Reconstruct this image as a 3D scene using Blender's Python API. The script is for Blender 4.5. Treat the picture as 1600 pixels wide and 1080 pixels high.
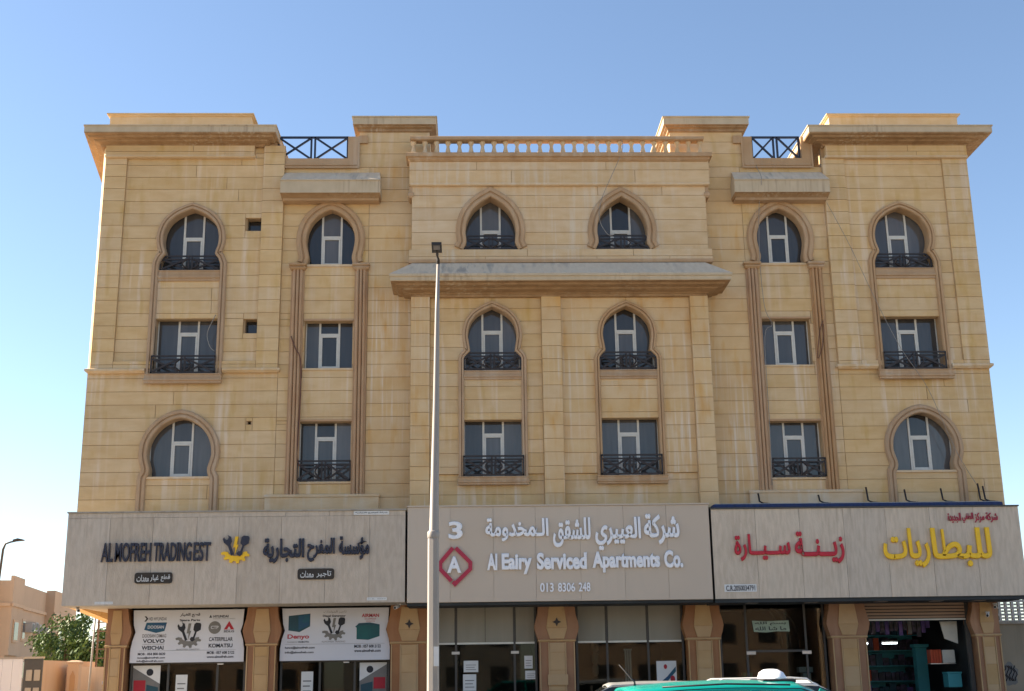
import bpy, bmesh, math, random
from mathutils import Vector, Matrix
R = math.radians
for o in list(bpy.data.objects):
    bpy.data.objects.remove(o)
scene = bpy.context.scene
col = scene.collection
rnd = random.Random(7)

# ------------------------------------------------------------------ camera, sky, sun, exposure
cam = bpy.data.cameras.new('camera')
cam.sensor_width = 36.0
cam.lens = 1950 / 1600 * 36.0
cam.clip_end = 3000
cam.clip_start = 0.1
co = bpy.data.objects.new('camera', cam)
col.objects.link(co)
pitch, yaw, roll = R(14.98), R(1.92), R(-0.815)
fwd = Vector((math.sin(yaw) * math.cos(pitch), math.cos(yaw) * math.cos(pitch), math.sin(pitch)))
r0 = Vector((math.cos(yaw), -math.sin(yaw), 0))
u0 = r0.cross(fwd)
rr = r0 * math.cos(roll) + u0 * math.sin(roll)
uu = -r0 * math.sin(roll) + u0 * math.cos(roll)
co.matrix_world = Matrix.Translation((0, -37, 1.5)) @ Matrix((rr, uu, -fwd)).transposed().to_4x4()
scene.camera = co

SUN_EL, SUN_AZ = R(32), R(15)          # sun to the left, a little behind the facade
world = bpy.data.worlds.new('World')
scene.world = world
world.use_nodes = True
wn = world.node_tree
bg = wn.nodes['Background']
sky = wn.nodes.new('ShaderNodeTexSky')
sky.sky_type = 'NISHITA'
sky.sun_disc = False
sky.sun_elevation = SUN_EL
sky.sun_rotation = R(270) + SUN_AZ
sky.air_density = 0.92
sky.dust_density = 0.25
sky.ozone_density = 1.1
wn.links.new(sky.outputs[0], bg.inputs[0])
bg.inputs[1].default_value = 0.064
sl = bpy.data.lights.new('sun', 'SUN')
sl.energy = 5.0
sl.angle = R(0.5)
sl.color = (1.0, 0.86, 0.68)
so = bpy.data.objects.new('sun', sl)
col.objects.link(so)
sd = Vector((math.cos(SUN_EL) * math.cos(SUN_AZ), -math.cos(SUN_EL) * math.sin(SUN_AZ), -math.sin(SUN_EL)))
so.rotation_euler = sd.to_track_quat('-Z', 'Y').to_euler()
so.location = (-60, 20, 40)
vs = scene.view_settings
vs.view_transform = 'Standard'
vs.look = 'None'
vs.gamma = 1
vs.use_curve_mapping = False
vs.exposure = 1.86
scene.render.engine = 'CYCLES'
scene.cycles.max_bounces = 8

# ------------------------------------------------------------------ materials
def material(name, c1, c2=None, rough=0.75, scale=3.0, stretch=(1, 1, 1), bump=0.0, bscale=40.0, metal=0.0,
             ior=1.45, stain=None, stain_amt=0.0, stain_scale=(5, 5, 0.25), rand=0.0, stain2=None, spec=0.5,
             vein=0.0, lo=0.3, hi=0.7):
    m = bpy.data.materials.new(name)
    m.use_nodes = True
    nt = m.node_tree
    N, L = nt.nodes, nt.links
    b = N['Principled BSDF']
    b.inputs['Roughness'].default_value = rough
    b.inputs['Metallic'].default_value = metal
    b.inputs['IOR'].default_value = ior
    b.inputs['Specular IOR Level'].default_value = spec
    geo = N.new('ShaderNodeNewGeometry')
    def mapped(sc):
        v = N.new('ShaderNodeVectorMath'); v.operation = 'MULTIPLY'
        L.new(geo.outputs['Position'], v.inputs[0]); v.inputs[1].default_value = sc
        return v.outputs[0]
    def noise(vec, s, detail=4):
        n = N.new('ShaderNodeTexNoise'); n.inputs['Scale'].default_value = s
        n.inputs['Detail'].default_value = detail; L.new(vec, n.inputs['Vector'])
        return n.outputs[0]
    def ramp(val, a, b_, c=0.0, d=1.0):
        r = N.new('ShaderNodeMapRange'); r.inputs[1].default_value = a; r.inputs[2].default_value = b_
        r.inputs[3].default_value = c; r.inputs[4].default_value = d
        L.new(val, r.inputs[0]); return r.outputs[0]
    def mix(f, a, b_):
        x = N.new('ShaderNodeMix'); x.data_type = 'RGBA'
        L.new(f, x.inputs[0])
        for s, v in ((6, a), (7, b_)):
            if isinstance(v, tuple): x.inputs[s].default_value = (*v, 1)
            else: L.new(v, x.inputs[s])
        return x.outputs[2]
    def mul(a, b_):
        x = N.new('ShaderNodeMath'); x.operation = 'MULTIPLY'
        for i, v in enumerate((a, b_)):
            if isinstance(v, float): x.inputs[i].default_value = v
            else: L.new(v, x.inputs[i])
        return x.outputs[0]
    if c2 is None: c2 = tuple(x * 0.8 for x in c1)
    out = mix(ramp(noise(mapped(stretch), scale, 6), lo, hi), c1, c2)
    if vein:
        out = mix(mul(ramp(noise(mapped((1.5, 1.5, 22)), 1.6, 5), 0.52, 0.75), vein), out, tuple(x * 0.72 for x in c2))
    if stain is not None:
        a = ramp(noise(mapped(stain_scale), 1.0, 6), 0.50, 0.68)
        c = ramp(noise(mapped((.45, .45, .35)), 1.0, 2), 0.42, 0.62)
        out = mix(mul(mul(a, c), stain_amt), out, stain)
    if stain2 is not None:
        a = ramp(noise(mapped((2.4, 2.4, 0.55)), 1.3, 7), 0.55, 0.75)
        out = mix(mul(a, stain_amt), out, stain2)
    if rand:
        oi = N.new('ShaderNodeObjectInfo')
        ad = N.new('ShaderNodeMath'); ad.operation = 'ADD'
        L.new(oi.outputs['Random'], ad.inputs[0]); L.new(geo.outputs['Random Per Island'], ad.inputs[1])
        fr = N.new('ShaderNodeMath'); fr.operation = 'FRACT'; L.new(ad.outputs[0], fr.inputs[0])
        hs = N.new('ShaderNodeHueSaturation')
        L.new(ramp(fr.outputs[0], 0, 1, 1 - rand, 1 + rand), hs.inputs['Value'])
        m2 = N.new('ShaderNodeMath'); m2.operation = 'MULTIPLY'; L.new(fr.outputs[0], m2.inputs[0]); m2.inputs[1].default_value = 7.31
        f2 = N.new('ShaderNodeMath'); f2.operation = 'FRACT'; L.new(m2.outputs[0], f2.inputs[0])
        L.new(ramp(f2.outputs[0], 0, 1, 1 - rand * 1.3, 1 + rand * 1.3), hs.inputs['Saturation'])
        L.new(out, hs.inputs['Color'])
        out = hs.outputs[0]
    L.new(out, b.inputs['Base Color'])
    if bump:
        bp = N.new('ShaderNodeBump'); bp.inputs['Strength'].default_value = bump
        bp.inputs['Distance'].default_value = 0.02
        L.new(noise(mapped(stretch), bscale, 5), bp.inputs['Height'])
        L.new(bp.outputs[0], b.inputs['Normal'])
    return m

M = {}
M['stone'] = material('sandstone', (.57, .38, .185), (.64, .46, .25), .8, 1.4, (1, 1, 2.5), .25, 60, stain=(.68, .54, .39), stain_amt=.95,
                      stain2=(.53, .34, .125), rand=.05, vein=.25)
M['stone_pale'] = material('pale_sandstone', (.58, .40, .22), (.64, .48, .30), .8, 1.6, (1, 1, 2.5), .25, 60, stain=(.64, .55, .43), stain_amt=.8,
                           stain2=(.55, .36, .18), rand=.045, vein=.25)
M['stone_streak'] = material('streaked_sandstone', (.58, .38, .185), (.64, .465, .26), .8, 1.6, (1, 1, 1), .25, 60, stain=(.66, .56, .43), stain_amt=1.0,
                             stain_scale=(9, 9, .3), stain2=(.58, .33, .11), rand=.045, vein=.1)
M['grout'] = material('joint_dust', (.36, .215, .10), (.43, .27, .13), .9, 4)
M['rose'] = material('rose_stone', (.40, .25, .135), (.45, .30, .175), .7, 2.0, (1, 1, 1), .3, 50, stain=(.52, .41, .30), stain_amt=.6, rand=.05, stain2=(.32, .19, .10))
M['rose_deep'] = material('deep_rose_stone', (.40, .225, .11), (.45, .275, .14), .6, 2.0, (1, 1, 1), .3, 50, rand=.06, stain=(.5, .38, .26), stain_amt=.4)
M['pillar'] = material('rust_brown_stone', (.255, .115, .05), (.30, .145, .065), .5, 2.0, (1, 1, 1), .3, 50, rand=.06, stain=(.5, .3, .18), stain_amt=.3)
M['pillar_stone'] = material('ochre_stone', (.41, .255, .115), (.46, .30, .145), .6, 2.0, (1, 1, 1), .3, 50, rand=.05)
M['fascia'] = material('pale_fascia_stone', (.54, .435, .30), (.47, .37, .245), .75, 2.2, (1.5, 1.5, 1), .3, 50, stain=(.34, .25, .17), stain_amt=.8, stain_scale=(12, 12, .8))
M['cornice'] = material('cornice_stone', (.36, .225, .115), (.29, .17, .08), .75, 2.2, (1.5, 1.5, 1), .3, 50, stain=(.46, .36, .25), stain_amt=.9,  # stained stone; colour also darkened for soffit shade the ground bounce washes out
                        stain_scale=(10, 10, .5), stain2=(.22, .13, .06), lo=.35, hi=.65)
M['grey_slab'] = material('weathered_grey_slab', (.59, .47, .335), (.66, .54, .40), .85, 3, (3, 1, 1), .3, 40, stain=(.30, .26, .22), stain_amt=.8, stain_scale=(6, 1, 1))
M['backing'] = material('wall_render', (.42, .28, .15), (.48, .33, .19), .85, 3)
M['frame'] = material('white_window_frame', (.64, .62, .56), (.56, .54, .49), .45, 6)
M['iron'] = material('black_painted_iron', (.018, .012, .012), (.03, .02, .018), .45, 8)
M['roof_rail'] = material('navy_painted_steel', (.015, .022, .045), (.02, .03, .06), .5, 8)
M['travertine'] = material('grey_travertine', (.50, .42, .33), (.44, .365, .285), .6, 2.0, (5, 5, 1.5), .5, 9, rand=.05, stain=(.36, .295, .23), stain_amt=.7,
                           stain_scale=(14, 14, .9), stain2=(.50, .43, .35), lo=.38, hi=.62)
M['travertine_right'] = material('pale_travertine', (.57, .475, .37), (.49, .405, .31), .6, 2.0, (6, 6, 1.2), .5, 9, rand=.04, stain=(.38, .31, .235), stain_amt=.85,
                                 stain_scale=(13, 13, .8), stain2=(.54, .46, .36), lo=.38, hi=.62)
M['acp'] = material('beige_composite_panel', (.50, .415, .325), (.475, .39, .305), .45, .6, stain=(.42, .345, .265), stain_amt=.3, rand=.02)
M['letter_black'] = material('blue_black_letters', (.012, .016, .035), (.02, .022, .04), .35, 5)
M['letter_white'] = material('white_letters', (.80, .80, .81), (.72, .725, .75), .35, 5)
M['letter_red'] = material('red_letters', (.42, .008, .025), (.50, .012, .03), .4, 5)
M['letter_yellow'] = material('yellow_letters', (.88, .53, .015), (.80, .46, .012), .4, 5, stain=(.6, .34, .02), stain_amt=.3)
M['letter_crimson'] = material('crimson_letters', (.40, .02, .05), (.35, .02, .05), .4, 5)
M['print_black'] = material('black_print', (.015, .017, .025), None, .6, 5)
M['print_grey'] = material('grey_print', (.14, .14, .13), (.18, .17, .16), .6, 5)
M['print_red'] = material('red_print', (.40, .015, .03), None, .6, 5)
M['print_blue'] = material('blue_print', (.012, .05, .15), (.01, .10, .12), .6, 3)
M['print_teal'] = material('teal_print', (.008, .10, .10), (.01, .075, .085), .6, 3)
M['print_navy'] = material('petrol_print', (.012, .05, .075), (.015, .07, .09), .6, 3)
M['print_green'] = material('green_print', (.03, .22, .12), None, .6, 3)
M['white_board'] = material('white_vinyl_board', (.56, .575, .62), (.52, .535, .585), .4, 1)
M['paper'] = material('paper', (.66, .66, .64), (.60, .60, .58), .8, 4)
M['paper_green'] = material('pale_green_paper', (.34, .42, .33), (.28, .36, .28), .8, 4)
M['plate'] = material('dark_brown_plate', (.018, .012, .008), (.028, .02, .012), .4, 4)
M['asphalt'] = material('asphalt', (.13, .12, .105), (.16, .145, .125), .9, .5, bump=.4, bscale=60)
M['paving'] = material('paving', (.38, .33, .26), (.44, .38, .30), .85, .8, bump=.3, bscale=30)
M['sand'] = material('dry_ground', (.42, .32, .22), (.48, .37, .26), .95, .15)
M['beige_paint'] = material('tan_render', (.58, .40, .26), (.53, .365, .235), .85, .6, rand=.02, stain=(.48, .30, .18), stain_amt=.4, bump=.2)
M['beige_paint2'] = material('pale_tan_render', (.66, .46, .30), (.60, .41, .26), .85, .6, stain=(.48, .32, .2), stain_amt=.4, bump=.2)
M['concrete'] = material('grey_concrete', (.30, .27, .23), (.36, .33, .28), .9, 1.0, stain=(.2, .17, .13), stain_amt=.6, bump=.3)
M['dusty_wall'] = material('dusty_olive_render', (.26, .22, .16), (.32, .27, .20), .9, .8, stain=(.18, .15, .1), stain_amt=.6, bump=.3)
M['breeze'] = material('white_breeze_block', (.52, .50, .47), (.45, .43, .40), .85, 2, bump=.3)
M['black_metal'] = material('black_lamp_housing', (.02, .017, .017), (.03, .026, .025), .5, 5)
M['lamp_lens'] = material('smoked_lamp_lens', (.16, .15, .15), (.12, .11, .11), .3, 5)
M['galv'] = material('galvanised_steel', (.31, .28, .25), (.26, .235, .21), .55, 2, (1, 1, .3), stain=(.28, .26, .24), stain_amt=.4)
M['blue_tarp'] = material('navy_awning_fabric', (.012, .022, .07), (.02, .04, .13), .6, 3, (3, 1, 1))
M['dust_top'] = material('dusty_sheet', (.40, .40, .40), (.32, .33, .35), .8, 3)
M['green_paint'] = material('green_car_paint', (.0, .27, .225), (.0, .25, .21), .22, 1, spec=.6)
M['white_paint'] = material('white_car_paint', (.72, .72, .70), (.68, .68, .66), .25, 1)
M['silver_paint'] = material('silver_car_paint', (.42, .42, .40), (.38, .38, .37), .3, 1, metal=.4)
M['car_glass'] = material('car_glass', (.012, .016, .018), (.02, .025, .025), .04, 1, ior=1.5)
M['rubber'] = material('tyre_rubber', (.018, .018, .018), None, .85, 5)
M['plastic_black'] = material('black_plastic', (.02, .02, .022), None, .5, 5)
M['chrome'] = material('alloy', (.6, .6, .6), None, .25, 5, metal=1)
M['taxi_white'] = material('white_translucent_plastic', (.85, .86, .88), (.8, .8, .82), .35, 3)
M['shutter'] = material('brown_roller_shutter', (.33, .215, .14), (.28, .18, .115), .5, 2, (1, 1, 4))
M['blind'] = material('olive_blind', (.27, .25, .20), (.22, .205, .16), .65, .9, (1.5, 1, .3), stain=(.34, .32, .26), stain_amt=.6, stain_scale=(4, 4, .3))
M['blind_rail'] = material('pale_blind_rail', (.70, .70, .62), (.6, .6, .54), .5, 4)
M['dark_frame'] = material('dark_shop_frame', (.06, .058, .052), (.05, .048, .045), .5, 4)
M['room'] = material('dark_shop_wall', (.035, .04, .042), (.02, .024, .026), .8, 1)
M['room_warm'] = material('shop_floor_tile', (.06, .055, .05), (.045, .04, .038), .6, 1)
M['cyan_wall'] = material('cyan_wall', (.06, .33, .36), (.05, .28, .32), .6, 1)
M['steel_light'] = material('brushed_steel', (.5, .5, .48), (.42, .42, .4), .35, 4, metal=.7)
M['orange'] = material('orange_card', (.50, .08, .025), (.45, .06, .02), .6, 3)
M['purple'] = material('violet_packaging', (.10, .06, .22), (.16, .10, .30), .6, 6, lo=.4, hi=.6)
M['dark_goods'] = material('dark_packaging', (.02, .022, .03), (.07, .05, .09), .5, 7, lo=.45, hi=.6)
M['trunk'] = material('bark', (.10, .07, .045), (.14, .10, .065), .9, 6, (1, 1, .3))
M['cable'] = material('grey_cable', (.30, .27, .24), None, .6, 5)
M['cable_brown'] = material('brown_cable', (.12, .045, .03), None, .6, 5)
M['wood'] = material('old_timber', (.25, .15, .09), (.18, .11, .07), .85, 4)

def glass_mat(name, c, rough=.03, ior=1.55, wob=.012):
    m = bpy.data.materials.new(name); m.use_nodes = True
    nt = m.node_tree; N, L = nt.nodes, nt.links
    b = N['Principled BSDF']
    b.inputs['Roughness'].default_value = rough; b.inputs['IOR'].default_value = ior
    b.inputs['Specular IOR Level'].default_value = .5
    oi = N.new('ShaderNodeObjectInfo')
    r = N.new('ShaderNodeMapRange'); L.new(oi.outputs['Random'], r.inputs[0]); r.inputs[3].default_value = .45; r.inputs[4].default_value = 1.8
    geo = N.new('ShaderNodeNewGeometry')
    vm = N.new('ShaderNodeVectorMath'); vm.operation = 'MULTIPLY'; vm.inputs[1].default_value = (5, 5, .5); L.new(geo.outputs['Position'], vm.inputs[0])
    n = N.new('ShaderNodeTexNoise'); n.inputs['Scale'].default_value = 1.5; L.new(vm.outputs[0], n.inputs['Vector'])
    rr_ = N.new('ShaderNodeMapRange'); L.new(n.outputs[0], rr_.inputs[0]); rr_.inputs[1].default_value = .35; rr_.inputs[2].default_value = .65
    rr_.inputs[3].default_value = .9; rr_.inputs[4].default_value = 1.1
    mu = N.new('ShaderNodeMath'); mu.operation = 'MULTIPLY'; L.new(r.outputs[0], mu.inputs[0]); L.new(rr_.outputs[0], mu.inputs[1])
    h = N.new('ShaderNodeHueSaturation'); h.inputs['Color'].default_value = (*c, 1); L.new(mu.outputs[0], h.inputs['Value'])
    L.new(h.outputs[0], b.inputs['Base Color'])
    bp = N.new('ShaderNodeBump'); bp.inputs['Strength'].default_value = .25; bp.inputs['Distance'].default_value = wob
    n2 = N.new('ShaderNodeTexNoise'); n2.inputs['Scale'].default_value = 1.1; n2.inputs['Detail'].default_value = 1
    L.new(geo.outputs['Position'], n2.inputs['Vector']); L.new(n2.outputs[0], bp.inputs['Height']); L.new(bp.outputs[0], b.inputs['Normal'])
    return m
M['glass'] = glass_mat('tinted_window_glass', (.066, .062, .060))

def clear_glass(name, tint):
    m = bpy.data.materials.new(name); m.use_nodes = True
    nt = m.node_tree; N, L = nt.nodes, nt.links
    N.remove(N['Principled BSDF'])
    t = N.new('ShaderNodeBsdfTransparent'); t.inputs[0].default_value = (*tint, 1)
    g = N.new('ShaderNodeBsdfGlossy'); g.inputs['Roughness'].default_value = .02
    f = N.new('ShaderNodeFresnel'); f.inputs[0].default_value = 1.33
    mx = N.new('ShaderNodeMixShader'); L.new(f.outputs[0], mx.inputs[0]); L.new(t.outputs[0], mx.inputs[1]); L.new(g.outputs[0], mx.inputs[2])
    L.new(mx.outputs[0], N['Material Output'].inputs[0])
    return m
M['shop_glass'] = clear_glass('shop_glass', (.6, .65, .63))

def emissive(name, c, s):
    m = bpy.data.materials.new(name); m.use_nodes = True
    b = m.node_tree.nodes['Principled BSDF']
    b.inputs['Base Color'].default_value = (.8, .8, .8, 1)
    b.inputs['Emission Color'].default_value = (*c, 1); b.inputs['Emission Strength'].default_value = s
    return m
M['tube_light'] = emissive('lit_tube', (.85, .95, 1.0), 3.0)
M['cam_white'] = material('white_plastic', (.7, .7, .7), None, .4, 3)

def leaf_mat():
    m = bpy.data.materials.new('leaves'); m.use_nodes = True
    nt = m.node_tree; N, L = nt.nodes, nt.links
    b = N['Principled BSDF']; b.inputs['Roughness'].default_value = .6
    g = N.new('ShaderNodeNewGeometry')
    r = N.new('ShaderNodeValToRGB'); L.new(g.outputs['Random Per Island'], r.inputs[0])
    r.color_ramp.elements[0].color = (.035, .075, .014, 1); r.color_ramp.elements[1].color = (.12, .19, .035, 1)
    L.new(r.outputs[0], b.inputs['Base Color'])
    return m
M['leaves'] = leaf_mat()

# ------------------------------------------------------------------ object helpers
def worldloc(o):
    v = Vector((0, 0, 0))
    while o is not None:
        v = v + o.location; o = o.parent
    return v
def tag(o, label, cat, group=None, kind=None):
    if label: o['label'] = label
    if cat: o['category'] = cat
    if group: o['group'] = group
    if kind: o['kind'] = kind
    return o
def empty(name, loc, label, cat, group=None):
    o = bpy.data.objects.new(name, None); o.location = loc; o.empty_display_size = .3
    col.objects.link(o); return tag(o, label, cat, group)
class MB:
    """collects geometry given in world metres"""
    def __init__(s): s.v = []; s.f = []; s.m = []; s.sm = []
    def add(s, vs_, fs_, mi=0, smooth=False):
        n = len(s.v); s.v += [tuple(v) for v in vs_]; s.f += [tuple(i + n for i in f) for f in fs_]
        s.m += [mi] * len(fs_); s.sm += [smooth] * len(fs_)
        return s
    def box(s, x0, x1, y0, y1, z0, z1, mi=0):
        v = [(x, y, z) for x in (x0, x1) for y in (y0, y1) for z in (z0, z1)]
        return s.add(v, [(0, 1, 3, 2), (4, 6, 7, 5), (0, 4, 5, 1), (2, 3, 7, 6), (0, 2, 6, 4), (1, 5, 7, 3)], mi)
    def prism(s, poly, y0, y1, mi=0, back=True):
        """poly of (x,z), extruded in y"""
        n = len(poly); a = sum(poly[i][0] * poly[(i + 1) % n][1] - poly[(i + 1) % n][0] * poly[i][1] for i in range(n))
        if a < 0: poly = poly[::-1]
        v = [(x, y0, z) for x, z in poly] + [(x, y1, z) for x, z in poly]
        f = [tuple(range(n))] + [((i + 1) % n, i, i + n, (i + 1) % n + n) for i in range(n)]
        if back: f.append(tuple(range(2 * n - 1, n - 1, -1)))
        return s.add(v, f, mi)
    def prism_z(s, poly, z0, z1, mi=0, smooth=False):
        n = len(poly); a = sum(poly[i][0] * poly[(i + 1) % n][1] - poly[(i + 1) % n][0] * poly[i][1] for i in range(n))
        if a < 0: poly = poly[::-1]
        v = [(x, y, z0) for x, y in poly] + [(x, y, z1) for x, y in poly]
        f = [tuple(range(n - 1, -1, -1)), tuple(range(n, 2 * n))] + [(i, (i + 1) % n, (i + 1) % n + n, i + n) for i in range(n)]
        return s.add(v, f, mi, False)
    def bar(s, a, b, w, mi=0, up=(0, 1, 0), w2=None):
        a, b = Vector(a), Vector(b); d = (b - a).normalized(); u = Vector(up)
        if abs(d.dot(u)) > .95: u = Vector((1, 0, 0))
        p = d.cross(u).normalized() * (w / 2); q = d.cross(p).normalized() * ((w2 or w) / 2)
        v = [e + i * p + j * q for e in (a, b) for i, j in ((-1, -1), (1, -1), (1, 1), (-1, 1))]
        return s.add(v, [(0, 1, 2, 3), (7, 6, 5, 4), (0, 4, 5, 1), (1, 5, 6, 2), (2, 6, 7, 3), (3, 7, 4, 0)], mi)
    def tube(s, pts, r, n=8, mi=0):
        pts = [Vector(p) for p in pts]; rings = []; k = len(pts)
        rs = r if isinstance(r, (list, tuple)) else [r] * k
        u = Vector((0, 1, .01))
        for i, p in enumerate(pts):
            d = (pts[min(i + 1, k - 1)] - pts[max(i - 1, 0)]).normalized()
            if abs(d.dot(u.normalized())) > .95: u = Vector((1, 0, .01))
            a = d.cross(u).normalized(); b_ = d.cross(a).normalized()
            rings.append([p + (a * math.cos(t) + b_ * math.sin(t)) * rs[i] for t in [2 * math.pi * j / n for j in range(n)]])
        v = [x for r_ in rings for x in r_]
        f = [(i * n + j, i * n + (j + 1) % n, (i + 1) * n + (j + 1) % n, (i + 1) * n + j) for i in range(k - 1) for j in range(n)]
        f += [tuple(range(n - 1, -1, -1)), tuple(range((k - 1) * n, k * n))]
        return s.add(v, f, mi, True)
    def lathe(s, cx, cy, prof, n=12, mi=0, smooth=True):
        v = [(cx + r * math.cos(2 * math.pi * j / n), cy + r * math.sin(2 * math.pi * j / n), z) for r, z in prof for j in range(n)]
        k = len(prof)
        f = [(i * n + j, i * n + (j + 1) % n, (i + 1) * n + (j + 1) % n, (i + 1) * n + j) for i in range(k - 1) for j in range(n)]
        f += [tuple(range(n - 1, -1, -1)), tuple(range((k - 1) * n, k * n))]
        return s.add(v, f, mi, smooth)
    def rings(s, x0, x1, yf, yb, prof, L=1.0, Rr=1.0, flare=0.0, mi=0, cap=True, mis=None):
        """stack of U-shaped rings: prof = (out, z); a moulding that runs round left end, front and right end"""
        v = []; f = []
        for o, z in prof:
            v += [(x0 - o * L - flare * (yb - yf), yb, z), (x0 - o * L, yf - o, z), (x1 + o * Rr, yf - o, z), (x1 + o * Rr, yb, z)]
        for i in range(len(prof) - 1):
            a, b_ = 4 * i, 4 * i + 4
            fs = [(a, a + 1, b_ + 1, b_), (a + 1, a + 2, b_ + 2, b_ + 1), (a + 2, a + 3, b_ + 3, b_ + 2), (a + 3, a, b_, b_ + 3)]
            s.add(v, fs, mis[i] if mis else mi) if False else None
            f += [(q, mis[i] if mis else mi) for q in fs]
        k = 4 * (len(prof) - 1)
        if cap: f += [((3, 2, 1, 0), mi), ((k, k + 1, k + 2, k + 3), mi if not mis else mis[-1])]
        n = len(s.v); s.v += v
        for q, m_ in f:
            s.f.append(tuple(i + n for i in q)); s.m.append(m_); s.sm.append(False)
        return s
    def sweep(s, path, prof, mi=0, closed=False):
        """path of (x,z); prof of (offset to the right-hand outside, y)"""
        n = len(path); k = len(prof); P_ = [Vector(p) for p in path]; v = []
        for i in range(n):
            if closed: a, c = P_[i - 1], P_[(i + 1) % n]
            else: a, c = P_[max(i - 1, 0)], P_[min(i + 1, n - 1)]
            d1 = (P_[i] - a); d2 = (c - P_[i])
            if d1.length < 1e-6: d1 = d2
            if d2.length < 1e-6: d2 = d1
            d1.normalize(); d2.normalize()
            n1 = Vector((-d1.y, d1.x)); n2 = Vector((-d2.y, d2.x)); nn = (n1 + n2).normalized()
            sc = 1 / max(.5, nn.dot(n1))
            for o, y in prof: v.append((P_[i].x + nn.x * o * sc, y, P_[i].y + nn.y * o * sc))
        f = [(i * k + j, ((i + 1) % n) * k + j, ((i + 1) % n) * k + j + 1, i * k + j + 1) for i in range(n if closed else n - 1) for j in range(k - 1)]
        if not closed: f += [tuple(range(k)), tuple(range((n - 1) * k + k - 1, (n - 1) * k - 1, -1))]
        return s.add(v, f, mi)
    def mesh(s, name, mats, origin=(0, 0, 0)):
        me = bpy.data.meshes.new(name); ox, oy, oz = origin
        me.from_pydata([(x - ox, y - oy, z - oz) for x, y, z in s.v], [], s.f)
        for m_ in (mats if isinstance(mats, (list, tuple)) else [mats]): me.materials.append(M[m_] if isinstance(m_, str) else m_)
        for p, mi, sm in zip(me.polygons, s.m, s.sm): p.material_index = mi; p.use_smooth = sm
        me.validate(); return me
    def build(s, name, mats, parent=None, fix=True):
        org = worldloc(parent)
        me = s.mesh(name, mats, org)
        if fix:
            bm = bmesh.new(); bm.from_mesh(me); bmesh.ops.recalc_face_normals(bm, faces=bm.faces); bm.to_mesh(me); bm.free()
        o = bpy.data.objects.new(name, me); o.parent = parent; col.objects.link(o); return o
def inst(me, name, loc, parent):
    o = bpy.data.objects.new(name, me); o.parent = parent; o.location = Vector(loc) - worldloc(parent); col.objects.link(o); return o
def struct(o): o['kind'] = 'structure'; return o

def curve_mesh(name, loops, y0, y1, mat, parent):
    """filled 2D outline (x,z) with holes, extruded from y0 to y1"""
    cu = bpy.data.curves.new(name, 'CURVE'); cu.dimensions = '2D'; cu.fill_mode = 'BOTH'; cu.extrude = (y1 - y0) / 2
    for lp in loops:
        sp = cu.splines.new('POLY'); sp.points.add(len(lp) - 1)
        for p, (x, z) in zip(sp.points, lp): p.co = (x, z, 0, 1)
        sp.use_cyclic_u = True
    t = bpy.data.objects.new('tmp', cu); col.objects.link(t)
    bpy.context.view_layer.update()
    me = bpy.data.meshes.new_from_object(t.evaluated_get(bpy.context.evaluated_depsgraph_get()))
    bpy.data.objects.remove(t)
    org = worldloc(parent); ym = (y0 + y1) / 2
    me.transform(Matrix(((1, 0, 0, -org.x), (0, 0, -1, ym - org.y), (0, 1, 0, -org.z), (0, 0, 0, 1))))
    me.materials.clear(); me.materials.append(M[mat]); me.name = name
    o = bpy.data.objects.new(name, me); o.parent = parent; col.objects.link(o); return o

# ------------------------------------------------------------------ lettering
AR = {'ا': (0xFE8D, 0xFE8E), 'أ': (0xFE83, 0xFE84), 'ب': (0xFE8F,), 'ة': (0xFE93, 0xFE94), 'ت': (0xFE95,), 'ج': (0xFE9D,), 'ح': (0xFEA1,), 'خ': (0xFEA5,),
      'د': (0xFEA9, 0xFEAA), 'ر': (0xFEAD, 0xFEAE), 'ز': (0xFEAF, 0xFEB0), 'س': (0xFEB1,), 'ش': (0xFEB5,), 'ط': (0xFEC1,), 'ع': (0xFEC9,), 'غ': (0xFECD,),
      'ف': (0xFED1,), 'ق': (0xFED5,), 'ك': (0xFED9,), 'ل': (0xFEDD,), 'م': (0xFEE1,), 'ن': (0xFEE5,), 'ه': (0xFEE9,), 'و': (0xFEED, 0xFEEE), 'ؤ': (0xFE85, 0xFE86), 'ي': (0xFEF1,)}
def shape_ar(t):
    out = []
    for i, c in enumerate(t):
        p = t[i - 1] if i else ' '; n = t[i + 1] if i + 1 < len(t) else ' '
        dual = lambda q: q == 'ـ' or (q in AR and len(AR[q]) == 1)
        jp = dual(p); jn = (n in AR or n == 'ـ')
        if c == 'ـ' or c not in AR: out.append(c); continue
        f = AR[c]
        if len(f) == 2: out.append(chr(f[1] if jp else f[0])); continue
        b = f[0]
        out.append(chr(b + (3 if jp and jn else 1 if jp else 2 if jn else 0)))
    return ''.join(reversed(out))
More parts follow.
